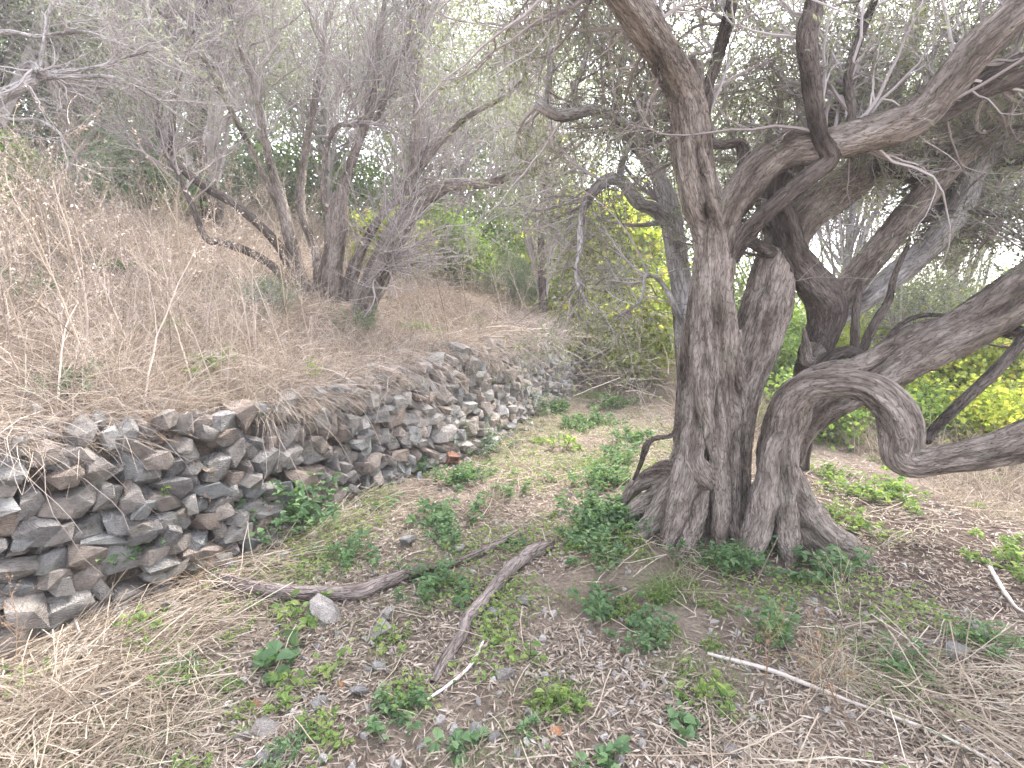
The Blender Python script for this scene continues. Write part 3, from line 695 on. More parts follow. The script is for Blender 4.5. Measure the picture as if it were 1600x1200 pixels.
# --- the many-stemmed olive on the terrace
b3 = hit(515, 468); dG = b3[1]
multi = thing('olive_tree', 'many-stemmed bare twiggy olive on the terrace above the stone wall', 'olive tree', tuple(b3))
dG += .1
G = [[(512, 500, dG, 44), (515, 440, dG, 40), (522, 395, dG, 34), (527, 345, dG, 32), (535, 300, dG, 20), (555, 235, dG, 15), (582, 160, dG, 12), (590, 90, dG, 9), (602, 0, dG - .1, 7), (620, -80, dG, 5)],
     [(478, 490, dG, 34), (470, 440, dG, 26), (456, 385, dG, 22), (440, 315, dG, 17), (420, 245, dG - .1, 12), (400, 150, dG - .2, 9), (372, 60, dG - .3, 7), (350, -40, dG - .4, 5)],
     [(560, 510, dG - .3, 40), (575, 455, dG - .2, 36), (594, 410, dG - .15, 34), (624, 355, dG - .1, 34), (662, 312, dG - .1, 28), (705, 290, dG - .1, 20), (765, 286, dG - .1, 15), (815, 268, dG - .1, 10), (865, 250, dG - .1, 6)],
     [(575, 480, dG - .1, 28), (605, 420, dG, 22), (628, 365, dG, 18), (642, 290, dG, 16), (650, 210, dG, 14), (655, 125, dG, 11), (662, 30, dG, 8), (668, -60, dG, 5)],
     [(492, 480, dG - .05, 28), (462, 430, dG - .1, 20), (428, 375, dG - .2, 15), (370, 322, dG - .3, 14), (312, 286, dG - .35, 14), (268, 246, dG - .4, 12), (248, 208, dG - .45, 9), (250, 150, dG - .5, 7), (236, 90, dG - .5, 5)],
     [(268, 246, dG - .4, 10), (269, 190, dG - .4, 9), (276, 130, dG - .4, 8), (300, 62, dG - .4, 7), (330, -20, dG - .4, 5)],
     [(480, 490, dG - .1, 22), (440, 430, dG - .3, 14), (398, 398, dG - .4, 13), (345, 378, dG - .5, 12), (322, 372, dG - .52, 10), (300, 322, dG - .55, 8), (276, 268, dG - .5, 7), (255, 240, dG - .5, 5)],
     [(522, 330, dG + .05, 24), (506, 318, dG, 10), (507, 250, dG - .05, 8), (525, 200, dG - .1, 7), (560, 190, dG - .1, 6), (620, 140, dG - .1, 4)],
     [(610, 385, dG, 20), (585, 408, dG - .05, 14), (612, 407, dG - .2, 9)],
     [(540, 470, dG + .1, 30), (560, 400, dG + .15, 18), (590, 345, dG + .2, 13), (608, 322, dG + .2, 12), (635, 300, dG + .2, 8), (660, 250, dG + .2, 5)],
     [(500, 470, dG + .1, 26), (495, 400, dG + .2, 16), (470, 320, dG + .3, 13), (480, 220, dG + .4, 11), (500, 120, dG + .5, 8), (510, 20, dG + .5, 6)],
     [(440, 330, dG, 12), (405, 260, dG, 9), (370, 190, dG - .1, 8), (310, 80, dG - .3, 7), (230, 0, dG - .6, 5)],
     [(645, 280, dG, 10), (690, 220, dG - .1, 9), (735, 180, dG - .2, 8), (790, 150, dG - .3, 6), (830, 110, dG - .3, 4)],
     [(590, 190, dG, 10), (612, 120, dG, 9), (640, 60, dG, 7), (652, -20, dG, 5)]]
srcG = []
for k, spec in enumerate(G):
    srcG.append(limb('stem' if k < 5 or k in (9, 10) else 'branch', multi, spec, M['bark'] if k not in (4, 5, 6) else M['bark_dark'], 70, 16, rough=.12, flute=.06, knots=.09))

# --- limb reaching in from a tree beyond the left edge
p = at(-330, 480, 5.2); b4 = np.array([p[0], p[1], float(Hz(p[0], p[1]))])
edge = thing('olive_tree', 'olive whose grey limb with a cut knob reaches in at the upper left edge', 'olive tree', tuple(b4))
spec = [(-335, 480, 5.2, 70), (-320, 380, 5.2, 60), (-260, 280, 5.1, 46), (-150, 210, 5.0, 30), (-40, 172, 5.0, 20), (5, 150, 5.0, 18), (40, 132, 5.0, 17), (58, 122, 5.0, 18)]
srcE = [limb('trunk', edge, spec, M['bark_pale'], 90, 20, rough=.12, flute=.08)]
for spec in ([(55, 124, 5, 16), (42, 112, 4.97, 14), (52, 102, 4.95, 14), (60, 112, 4.93, 8)],
             [(58, 122, 5, 10), (100, 112, 5, 7), (150, 105, 5, 5), (230, 80, 5, 3)], [(58, 122, 5, 10), (110, 120, 5, 7), (190, 125, 5.1, 5), (280, 180, 5.2, 3)],
             [(-10, 158, 5, 8), (10, 185, 5, 6), (60, 188, 5, 5), (95, 210, 5, 4), (92, 225, 5, 3)], [(60, 110, 5, 8), (70, 60, 5, 6), (80, 0, 5, 5)], [(-60, 60, 5, 8), (10, 50, 5, 7), (60, 57, 5, 6), (130, 50, 5, 5), (200, 72, 5, 3)]):
    srcE.append(limb('branch', edge, spec, M['bark_pale'], 40, 10, rough=.1))

# ------------------------------------------------------------------ fine wood and leaves of the traced trees
crown_parts(oldtree, srcA, 220, 2300, 9500, 60000, l1=(.5, 1.3), twig_m=M['twig'], leaf_m=M['olive'], up=.03, t0=.3, leaf_len=(.025, .05), leaf_w=.0095, bias=(0, 1.0, .25))
crown_parts(oldtree, [srcA[0]] + srcA[-5:-3] + srcA[-8:-6], 130, 1000, 4200, 22000, l1=(.7, 1.7), twig_m=M['twig'], leaf_m=M['olive'], up=.02, t0=.45, leaf_len=(.025, .05), leaf_w=.0095, bias=(.5, .75, .35), r1=.011)
dr_t, dr_r = spawn(as_poly(*droop)[0][None], as_poly(*droop)[1][None], 34, (.3, .8), (30, 90), .5, 9, .25, -.10, .45, 1.0, .002, .006)
d2, r2 = spawn(dr_t, dr_r, 150, (.12, .4), (20, 70), .6, 6, .25, -.05, .1, 1.0, .0012, .003)
g = Geo(); g.add(*tubes(dr_t, dr_r, 5)); g.add(*tubes(d2, r2, 3))
tag(g.build('drooping_twigs', M['twig_dark'], oldtree), kind='stuff')
crown_parts(lean, srcB[1:2] + srcB[-2:-1], 26, 140, 450, 3200, l1=(.3, .8), twig_m=M['twig_dark'], t0=.8, bias=(.3, .6, .2))
crown_parts(forked, srcC, 130, 1400, 6000, 32000, l1=(.4, 1.1), twig_m=M['twig_dark'], leaf_m=M['olive'], t0=.45, bias=(.1, .7, .1), leaf_len=(.025, .05), leaf_w=.0095)
crown_parts(multi, [(a[44:], b[44:]) if k in (4, 6, 2) else (a[30:], b[30:]) for k, (a, b) in enumerate(srcG)], 330, 4000, 14500, 13000, l1=(.7, 1.7), l2=(.3, .85), l3=(.12, .4), twig_m=M['twig'], leaf_m=M['olive_far'], up=.03, t0=.25, ang=(15, 60), bias=(0, .25, .3))
crown_parts(edge, srcE[1:], 50, 400, 1300, 2600, l1=(.3, .9), leaf_m=M['olive_far'], t0=.6, bias=(.2, .6, .1))

# ------------------------------------------------------------------ trees and bushes farther back
def leafy_tree(name, label, cat, basep, h, cr, nleaf, leaf_m, bark_m, leaf=(.05, .09), lw=.022, group=None, trunk_r=.09, nlimb=9, ntwig=500, lean_=(0, 0), clumps=40, squash=.8, low=.25, oval=False):
    b = np.asarray(basep, float)
    root = thing(name, label, cat, tuple(b), group)
    top = b + np.array([lean_[0], lean_[1], h * .55])
    Pt = curve([b - [0, 0, .3], b + [0, 0, .1], b * .5 + top * .5 + rng.normal(size=3) * .08 * h * .3, top], 24)
    V, F, A = bumpy_tube(Pt, np.linspace(trunk_r, trunk_r * .55, 24), 14, rough=.15, flute=.12, seed=int(rng.integers(999)), flare=.4)
    build('trunk', V - b, F, bark_m, root, True, A)
    cc = b + np.array([lean_[0] * 1.2, lean_[1] * 1.2, h * (low + (1 - low) / 2)])
    rad = np.array([cr, cr, h * (1 - low) / 2 * 1.05])
    cl = cc + rnd(clumps) * rng.uniform(.35, 1.0, (clumps, 1)) * rad
    g = Geo()
    kl = min(clumps, nlimb)
    st = Pt[rng.integers(8, 24, clumps)]
    Q = np.stack([curve([s, s * .6 + c * .4 + rng.normal(size=3) * .12 * cr + [0, 0, .1 * h * .2], c], 10) for s, c in zip(st, cl)])
    Rq = np.linspace(1, .2, 10)[None] * rng.uniform(.22, .5, (clumps, 1)) * trunk_r
    g.add(*tubes(Q, Rq, 6))
    g.build('limbs', M['twig'], root)
    T1, R1 = spawn(Q, Rq, ntwig, (.12 * cr, .5 * cr), (20, 75), .5, 6, .25, 0, .4, 1, .002, .012)
    tag((lambda gg: (gg.add(*tubes(T1, R1, 3)), gg.build('twigs', M['twig'], root))[1])(Geo()), kind='stuff')
    nn = int(nleaf * (2.6 if leaf_m is M['olive_far'] else 1.3))
    k = rng.integers(0, clumps, nn)
    sg = rng.uniform(.14, .40, clumps)[k][:, None] * cr * np.array([1, 1, squash])
    P = cl[k] + rng.normal(size=(nn, 3)) * sg
    D = norm(rnd(nn) + np.array([0, 0, -.3]))
    L = rng.uniform(*leaf, nn)
    if oval: V, F = oval_leaves(P, D, L, L * .8, norm(rnd(nn) + [0, -.2, .8]))
    else: V, F = narrow_leaves(P, D, L, lw * L / np.mean(leaf))
    tag(build('crown', V - b, F, leaf_m, root), kind='stuff')
    return root
def gpt(px, depth):
    p = at(px, 480, depth); return np.array([p[0], p[1], float(Hz(p[0], p[1]))])
gt = 'olives on the slope behind the wall'
leafy_tree('olive_tree', 'grey-green olive with a dark trunk directly behind the many-stemmed olive', 'olive tree', gpt(345, 8.8), 5.4, 2.0, 13000, M['olive_far'], M['bark_dark'], trunk_r=.19, group=gt, low=.42)
leafy_tree('olive_tree', 'pale grey-green olive filling the upper left above the brown bank', 'olive tree', gpt(140, 10.0), 5.0, 2.4, 18000, M['olive_far'], M['bark_pale'], trunk_r=.16, group=gt)
leafy_tree('olive_tree', 'tall olive with thick dark trunk at the top left corner', 'olive tree', gpt(15, 9.0), 6.0, 1.9, 7000, M['olive_far'], M['bark_dark'], trunk_r=.26, group=gt, low=.45)
leafy_tree('olive_tree', 'hazy grey olive crown between the many-stemmed olive and the pale rear limbs', 'olive tree', gpt(720, 12.5), 6.6, 2.6, 10000, M['olive_far'], M['bark_pale'], group=gt, low=.52)
leafy_tree('olive_tree', 'hazy olive farther up the slope behind the multi-stemmed olive', 'olive tree', gpt(520, 12.5), 5.4, 2.6, 12000, M['olive_far'], M['bark_pale'], group=gt, low=.4)
gt2 = 'olives closing the view at the top of the slope'
for px, dp, hh in ((-60, 15, 6.5), (210, 15.5, 7), (430, 16.5, 6.5), (640, 16.5, 7), (800, 16, 6.5), (1060, 17, 8)):
    leafy_tree('olive_tree', {-60: 'far olive at the left end of the row topping the slope', 210: 'far olive behind the pale crown at upper left', 430: 'far olive left of the many-stemmed olive top', 640: 'far olive right of the many-stemmed olive top', 800: 'far olive above the feathery bush at the wall end', 1060: 'tall far olive behind the split of the old trunk'}[px], 'olive tree', gpt(px, dp), hh, 2.7, 11000, M['olive_far'], M['bark_pale'], (.08, .14), .034, gt2, low=.12 if px < 400 or px > 1000 else .4, ntwig=500)
leafy_tree('olive_tree', 'distant grey olive at the far left of the slope', 'olive tree', gpt(-120, 12.0), 5.2, 2.6, 9000, M['olive_far'], M['bark_pale'], group=gt)
leafy_tree('olive_tree', 'olive with leafy drooping twigs hanging over the far end of the path', 'olive tree', gpt(850, 9.8), 5.2, 1.6, 2600, M['olive_far'], M['bark_dark'], group=gt, low=.5, ntwig=260)
leafy_tree('olive_tree', 'distant olive crown seen between the old trunk and the sky opening', 'olive tree', gpt(1190, 13), 7.2, 2.8, 13000, M['olive_far'], M['bark_pale'], low=.4)
leafy_tree('olive_tree', 'high olive crown behind the sweeping right limb', 'olive tree', gpt(1320, 11), 7.0, 2.3, 7000, M['olive_far'], M['bark_pale'], low=.55, ntwig=2500)
leafy_tree('olive_tree', 'high olive crown above the sky opening at right', 'olive tree', gpt(1500, 10), 7.0, 2.2, 6500, M['olive_far'], M['bark_pale'], low=.63, ntwig=2500)
leafy_tree('olive_tree', 'high olive crown at the upper right corner', 'olive tree', gpt(1700, 9), 6.6, 2.2, 5500, M['olive_far'], M['bark_pale'], low=.6, ntwig=2000)
leafy_tree('olive_tree', 'dark leafy olive behind the forked stems on the right', 'olive tree', gpt(1430, 7.5), 2.7, 1.0, 9000, M['olive'], M['bark_dark'], leaf=(.04, .07), lw=.016, low=.35, trunk_r=.07, ntwig=700)
leafy_tree('tree', 'yellow-green broadleaf tree beyond the far end of the path', 'tree', gpt(950, 11.0), 4.1, 1.05, 9000, M['yellow'], M['bark_dark'], leaf=(.09, .17), oval=True, low=.05, clumps=46, trunk_r=.06)
leafy_tree('bush', 'yellow-green bush with turning leaves close behind the old trunk', 'bush', gpt(1005, 9.6), 1.9, .75, 8000, M['yellow'], M['bark_dark'], leaf=(.06, .11), oval=True, low=.05, clumps=30, trunk_r=.03)
leafy_tree('bush', 'bright yellow-green bush under the right limbs', 'bush', gpt(1540, 7.4), 1.45, 1.05, 11000, M['yellow'], M['bark_dark'], leaf=(.05, .10), oval=True, low=.0, clumps=44, trunk_r=.03)
leafy_tree('bush', 'yellow bush at the right edge of the clearing', 'bush', gpt(1680, 6.9), 1.3, .9, 7000, M['lime'], M['bark_dark'], leaf=(.05, .10), oval=True, low=.0, clumps=36, trunk_r=.03)
leafy_tree('bush', 'pale green feathery bush on the slope above the end of the wall', 'bush', gpt(800, 11.0), 1.0, .9, 8000, M['greygreen'], M['bark_pale'], leaf=(.06, .12), lw=.01, low=.0, clumps=40, trunk_r=.02)
leafy_tree('bush', 'light green bush on the straw slope right of the many-stemmed olive', 'bush', gpt(705, 10.6), 1.3, .8, 5000, M['lime'], M['bark_pale'], leaf=(.05, .1), oval=True, low=.0, clumps=36, trunk_r=.02)
leafy_tree('bush', 'yellow-green bush hanging over the wall end beside the path', 'bush', gpt(905, 10.4), 1.7, .7, 5000, M['yellow'], M['bark_dark'], leaf=(.07, .13), oval=True, low=.0, clumps=34, trunk_r=.02)
for px, dp, hh, cr, mt, lb in ((1290, 6.3, .7, .5, 'lime', 'low light green bush seen just right of the leaning trunk'), (1395, 6.9, .8, .6, 'yellow', 'low yellow-green bush behind the bend of the looping limb'), (1475, 6.1, .62, .5, 'lime', 'low green bush right of the bend of the looping limb'),
                               (1570, 5.7, .7, .55, 'yellow', 'low yellow bush under the thick limb at the right edge'), (1245, 8.2, 1.1, .55, 'lime', 'light green bush in the gap between the two trunks'), (1340, 9, 1.3, .8, 'yellow', 'yellow-green bush in the clearing under the forked olive'), (1610, 8.6, 1.5, .8, 'lime', 'light green bush at the far right of the clearing')):
    leafy_tree('bush', lb, 'bush', gpt(px, dp), hh, cr, int(3600 * cr / .5), M[mt], M['bark_dark'], leaf=(.035, .075), oval=True, low=.0, clumps=30, trunk_r=.012, ntwig=120)
leafy_tree('bush', 'yellow-green shrub between the stems of the many-stemmed olive', 'bush', gpt(620, 9.6), 1.1, .7, 3200, M['yellow'], M['bark_dark'], leaf=(.05, .10), oval=True, low=.0, clumps=30, trunk_r=.02)
leafy_tree('bush', 'sparse yellow-green sapling on the upper left slope', 'bush', gpt(55, 6.6), 1.05, .32, 700, M['lime'], M['bark_pale'], leaf=(.035, .07), oval=True, low=.05, clumps=26, trunk_r=.012, ntwig=120)
leafy_tree('bush', 'dark green bush at the foot of the bank, left of the dark trunk', 'bush', gpt(255, 8.4), 1.0, .8, 4500, M['green'], M['bark_dark'], leaf=(.04, .08), oval=True, low=.0, clumps=30, trunk_r=.02)
leafy_tree('bush', 'light green bush behind the old trunk in the pale tall grass', 'bush', gpt(1230, 9.5), 1.1, .6, 2600, M['lime'], M['bark_dark'], leaf=(.05, .09), oval=True, low=.0, clumps=24, trunk_r=.02)
leafy_tree('bush', 'grey-green shrub on the slope between weeds left of the many-stemmed olive', 'bush', gpt(420, 5.6), .42, .34, 900, M['greygreen'], M['bark_pale'], leaf=(.025, .05), lw=.012, low=.0, clumps=30, trunk_r=.012, ntwig=160)
hedge = Geo()
for (px, dp, h, r, n_) in ((-150, 10.5, 1.9, 2.4, 5000), (40, 11, 1.7, 2.4, 6000), (230, 11.5, 1.7, 2.4, 6000), (400, 13, 1.5, 2.0, 4000)):
    c = gpt(px, dp); P = c + np.array([0, 0, h * .45]) + rng.normal(size=(n_, 3)) * np.array([r * .5, r * .4, h * .28])
    L = rng.uniform(.07, .14, n_); hedge.add(*oval_leaves(P, rnd(n_), L, L * .6, norm(rnd(n_) + [0, 0, .6])))
tag(hedge.build('undergrowth', M['greygreen']), 'far grey-green undergrowth along the top of the slope at left', 'undergrowth', kind='stuff')

hedge = Geo()
for (px, dp, h, r, n_) in ((560, 14.5, 2.2, 2.0, 5000), (660, 15, 2.6, 2.2, 6000), (760, 15, 2.8, 2.2, 6000), (860, 14.5, 3.0, 2.2, 6000), (470, 14.5, 2.0, 2.0, 4000), (1750, 9, 1.6, 2.0, 4000), (1350, 13, 1.5, 2.6, 6000), (1150, 15, 2.2, 2.4, 5000), (1560, 14, 1.5, 3, 6000), (1900, 14, 2.6, 3, 4000), (960, 14, 2.6, 2.2, 6000)):
    c = gpt(px, dp); P = c + np.array([0, 0, h * .45]) + rng.normal(size=(n_, 3)) * np.array([r * .5, r * .4, h * .3])
    L = rng.uniform(.08, .15, n_); hedge.add(*oval_leaves(P, rnd(n_), L, L * .6, norm(rnd(n_) + [0, 0, .6])))
tag(hedge.build('undergrowth', M['lime']), 'far light green undergrowth closing off the clearing and the slope beyond the wall end', 'undergrowth', kind='stuff')

# ------------------------------------------------------------------ dry grass, weeds, straw and litter (uncountable)
def polar(n, r0, r1, a0=-62, a1=62):
    r = r0 * (r1 / r0) ** rng.random(n); a = np.radians(rng.uniform(a0, a1, n))
    return np.stack([r * np.sin(a), r * np.cos(a)], -1)
def blades(XY, h, wd, droop_, m_lean=.35, K=4, z=None, dirv=None):
    n = len(XY); z = Hz(XY[:, 0], XY[:, 1]) if z is None else z
    s = np.column_stack([XY, z]); d = norm(np.column_stack([rng.normal(size=(n, 2)) * m_lean, np.ones(n)]))
    if dirv is not None: d = norm(d + dirv)
    P = np.zeros((n, K, 3)); P[:, 0] = s; hh = np.broadcast_to(h, (n,))
    hd = np.column_stack([d[:, :2] + .2 * rng.normal(size=(n, 2)), np.zeros(n)])
    for k in range(1, K):
        d = norm(d + np.column_stack([hd[:, :2] * droop_ , -np.full(n, droop_ * .8)]) + .1 * rng.normal(size=(n, 3)))
        P[:, k] = P[:, k - 1] + d * (hh / (K - 1))[:, None]
    W = np.broadcast_to(wd, (n,))[:, None] * np.linspace(1, .25, K)[None]
    return strips(P, W, norm(np.cross(norm(P[:, -1] - P[:, 0] + 1e-4), rnd(n))))
def sd_of(XY): return height(XY[:, 0], XY[:, 1])[1:]
# hillside
XY = polar(200000, 2.0, 26); d, dd = sd_of(XY)
pat = n2(XY[:, 0], XY[:, 1], .9, 3, 40)
XY = XY[(dd > .02) & (pat > -.9 + .8 * rng.random(len(XY)))]
r_ = np.hypot(XY[:, 0], XY[:, 1])
V, F = blades(XY, rng.uniform(.10, .55, len(XY)) * (1 + .45 * n2(XY[:, 0], XY[:, 1], 1.2, 2, 41)), .0012 + .00022 * r_, .30, .5)
i = np.arange(len(XY)); half = rng.random(len(XY))
def split(V, F, k, msk):
    Vs = V.reshape(len(msk), -1, 3); per = Vs.shape[1]; keep = Vs[msk]; f = F.reshape(len(msk), -1, 4)[0]
    n = len(keep); return keep.reshape(-1, 3), (f[None] + (np.arange(n) * per)[:, None, None]).reshape(-1, 4)
tone = n2(XY[:, 0], XY[:, 1], 1.4, 3, 44) + .5 * rng.normal(size=len(XY))
for nm, mk, mt, lb in (('dry_grass', tone > .15, 'straw', 'pale dry grass covering the slope above the wall'), ('dry_brush', (tone <= .15) & (tone > -.65), 'drypink', 'pinkish brown dry stems matted over the slope above the wall'), ('dry_undergrowth', tone <= -.65, 'dry', 'brown withered undergrowth on the slope above the wall')):
    a, b = split(V, F, 0, mk); tag(build(nm, a, b, M[mt]), lb, 'dry grass', kind='stuff')
# thatch lying flat on the slope
XY = polar(60000, 1.9, 16); d, dd = sd_of(XY); XY = XY[dd > .0]
V, F = narrow_leaves(np.column_stack([XY, Hz(XY[:, 0], XY[:, 1]) + rng.uniform(.005, .06, len(XY))]), norm(np.column_stack([rng.normal(size=(len(XY), 2)), .25 * rng.normal(size=len(XY))])), rng.uniform(.05, .2, len(XY)), .004 + .0009 * np.hypot(*XY.T))
tag(build('thatch', V, F, M['dry']), 'flattened dead stems lying under the dry grass of the slope', 'thatch', kind='stuff')
# branching dry weeds
def weed_mesh(seed, h=.8, n1=9, n2_=26, n3=50, mt='dry', seeds=200):
    global rng
    keep = rng; rng = np.random.default_rng(seed)
    P = walk(np.zeros((1, 3)), np.array([[.1 * rng.normal(), .1 * rng.normal(), 1]]), np.array([h]), 10, .08); R = np.linspace(.006, .002, 10)[None]
    a, ra = spawn(P, R, n1, (h * .25, h * .5), (20, 50), .6, 7, .12, .06, .25, 1, .0014); b, rb = spawn(a, ra, n2_, (h * .08, h * .25), (20, 60), .7, 5, .15, .03, .2, 1, .001)
    g = Geo()
    for p, r, s in ((P, R, 5), (a, ra, 4), (b, rb, 3)): g.add(*tubes(p, r, s))
    st = g.build('stems', M[mt], None, link=False)
    V, F = twig_leaves(b, seeds, (.006, .022), .006, 1.2, .2)
    hd = build('seed_heads', V, F, M[mt], None, link=False); rng = keep
    return st, hd
WE = [weed_mesh(k, h, mt=mt, seeds=420 if mt == 'rust' else 190) for k, (h, mt) in enumerate([(.8, 'dry'), (.65, 'drypink'), (.95, 'dry'), (.7, 'rust'), (.85, 'drypink')])]
def plant(name, label, cat, p, pair, sc=1.0, rz=None, group=None, parts=('stems', 'foliage'), tilt=0):
    t = thing(name, label, cat, tuple(p), group); t.rotation_euler = (rng.normal() * .12 + tilt, rng.normal() * .12, rng.uniform(0, 6.3) if rz is None else rz)
    t.scale = (sc, sc, sc)
    for nm, me in zip(parts, pair):
        if me is not None:
            o = inst(nm, me, t)
            if nm in ('foliage', 'seed_heads', 'blades', 'stems'): o['kind'] = 'stuff'
    return t
XY = polar(2000, 3.0, 12, -52, 6); d, dd = sd_of(XY); XY = XY[(dd > .12)]; XY = XY[:320]
def weed_place(p):
    s_, d_ = wall_sd(p[0], p[1]); r_ = math.hypot(p[0] - b3[0], p[1] - b3[1])
    if r_ < 1.3: return 'around the base of the many-stemmed olive'
    if p[1] > b3[1] + 1.3: return 'far up the slope behind the many-stemmed olive'
    if d_ < 1.0: return 'close along the crest of the near wall' if s_ < 4.5 else 'close along the crest of the far wall'
    if p[0] < b3[0] - 3.2: return 'at the far left of the slope'
    return 'on the slope left of the many-stemmed olive' if p[0] < b3[0] else 'on the slope right of the many-stemmed olive'
XY = XY[(np.hypot(XY[:, 0] - b3[0], XY[:, 1] - b3[1] + .7) > 1.25)]
for k, p in enumerate(XY):
    kd = (0, 1, 2, 4, 1, 2, 0, 4, 1)[k % 9]; sc = rng.uniform(.6, 1.45); pl = weed_place(p)
    look = ('tall' if sc > 1.1 else 'short' if sc < .8 else 'medium') + ' ' + ('tan dry', 'pinkish grey dry', 'slender tan dry', 'rusty brown dry', 'leggy pinkish dry')[kd]
    plant('dry_weed', f'{look} weed stalk {pl}', 'weed', (p[0], p[1], float(Hz(*p)) - .02), WE[kd], sc, group='dry weed stalks ' + pl, parts=('stems', 'seed_heads'))
# grass hanging over the wall crest
n_ = 24000; s = rng.uniform(WS0, WS1, n_); s = s[n2(s, s * 0, 1.6, 2, 66) + .35 * rng.normal(size=n_) > .05]; n_ = len(s)
p = wall_pt(s, np.ones(n_), -rng.uniform(-.05, .35, n_)); p[:, 2] = np.maximum(Hz(p[:, 0], p[:, 1]), p[:, 2] - .05)
hb = rng.random(n_) < .5
V, F = blades(p[~hb, :2], rng.uniform(.12, .5, (~hb).sum()), .0017, .36, .75, 6, z=p[~hb, 2], dirv=np.tile(np.array([-NX[0], -NX[1], -.1]) * .3, ((~hb).sum(), 1)))
tag(build('hanging_grass', V, F, M['drypink']), 'brownish dead grass tangled along the crest of the stone wall', 'dry grass', kind='stuff')
V, F = blades(p[hb, :2], rng.uniform(.12, .55, hb.sum()), .0017, .40, .7, 6, z=p[hb, 2], dirv=np.tile(np.array([-NX[0], -NX[1], -.15]) * .4, (hb.sum(), 1)))
tag(build('hanging_grass', V, F, M['straw']), 'dry grass hanging over the crest of the stone wall', 'dry grass', kind='stuff')
n_ = 2600; s = rng.uniform(WS0, WS1, n_); s = s[n2(s, s * 0, 1.1, 2, 67) + .3 * rng.normal(size=n_) > .0]; n_ = len(s)
p = wall_pt(s, np.ones(n_), -rng.uniform(-.04, .5, n_)); p[:, 2] = np.maximum(Hz(p[:, 0], p[:, 1]), p[:, 2] - .05) + .02
P = walk(p, np.column_stack([-NX[0] + .9 * rng.normal(size=n_), -NX[1] + .9 * rng.normal(size=n_), .35 + .3 * rng.normal(size=n_)]), rng.uniform(.25, 1.0, n_), 9, .16, -.16)
q_ = wall_sd(P[..., 0], P[..., 1])[1]; hz = Hz(P[..., 0], P[..., 1]); P[..., 2] = np.maximum(P[..., 2], hz + .02)
V, F = tubes(P, np.linspace(1, .4, 9)[None] * rng.uniform(.0012, .0032, (n_, 1)), 3)
tag(build('hanging_brush', V, F, M['drypink']), 'thin dead stems and vines draped over the stone wall', 'brush', kind='stuff')
# path: olive leaf litter
XY = polar(190000, 1.1, 14); d, dd = sd_of(XY)
dens = n2(XY[:, 0], XY[:, 1], 1.1, 3, 71) + .35 * np.clip((XY[:, 0] - .2) / 2, -1, 1)
XY = XY[(d < -.02) & (dens > -.55 + .9 * rng.random(len(XY)))]; n_ = len(XY); r_ = np.hypot(*XY.T)
D = norm(np.column_stack([rng.normal(size=(n_, 2)), .16 * rng.normal(size=n_)]))
V, F = narrow_leaves(np.column_stack([XY, lower(*XY.T) + rng.uniform(.002, .02, n_)]), D, rng.uniform(.018, .065, n_) * (1 + .04 * r_), rng.uniform(.004, .0095, n_) + .0006 * r_, norm(np.column_stack([.35 * rng.normal(size=(n_, 2)), np.ones(n_)])))
tag(build('leaf_litter', V, F, M['litter']), 'fallen narrow olive leaves littering the path', 'leaf litter', kind='stuff')
# straw lying on the path
XY = np.concatenate([polar(26000, 1.2, 9), polar(17000, 1.3, 4.5, -62, -12), polar(6000, 1.3, 3.5, 15, 62)]); d, dd = sd_of(XY)
leftish = np.clip((-XY[:, 0] - .8 + .55 * n2(XY[:, 0], XY[:, 1], 1.6, 3, 79)) / 1.1, 0, 1)
pt = n2(XY[:, 0], XY[:, 1], 1.0, 3, 80)
XY = XY[(d < -.0) & (pt + 1.4 * leftish > .3 + .6 * rng.random(len(XY)))]; n_ = len(XY)
flow = np.column_stack([np.cos(1.8 * n2(XY[:, 0], XY[:, 1], .8, 2, 81)), np.sin(1.8 * n2(XY[:, 0], XY[:, 1], .8, 2, 81))])
D = norm(np.column_stack([flow + .95 * rng.normal(size=(n_, 2)), np.abs(.12 * rng.normal(size=n_))]))
P = walk(np.column_stack([XY, lower(*XY.T) + rng.uniform(.004, .03, n_)]), D, rng.uniform(.10, .42, n_), 4, .10, -.02)
V, F = strips(P, np.full((n_, 4), .0014) + .0004 * rng.random((n_, 1)) + .00018 * np.hypot(*XY.T)[:, None], norm(np.cross(D, norm(rnd(n_) + [0, 0, .8]))))
tag(build('straw', V, F, M['straw']), 'long dry straw lying on the path, thickest at lower left', 'straw', kind='stuff')
# tall pale grass behind the trees on the right and at the path's end
XY = np.concatenate([polar(24000, 5.2, 16, 17.5, 60), polar(5000, 9.5, 13, 6, 17)]); d, dd = sd_of(XY); XY = XY[(d < -.4) & (n2(XY[:, 0], XY[:, 1], .9, 2, 90) > -.35)]; r_ = np.hypot(*XY.T)
V, F = blades(XY, rng.uniform(.2, .8, len(XY)) * np.clip((r_ - 4.6) / 3.5, .15, 1), .0012 + .00028 * r_, .25, .35)
tag(build('tall_grass', V, F, M['straw']), 'tall pale dry grass in the clearing behind the olive trunks', 'dry grass', kind='stuff')
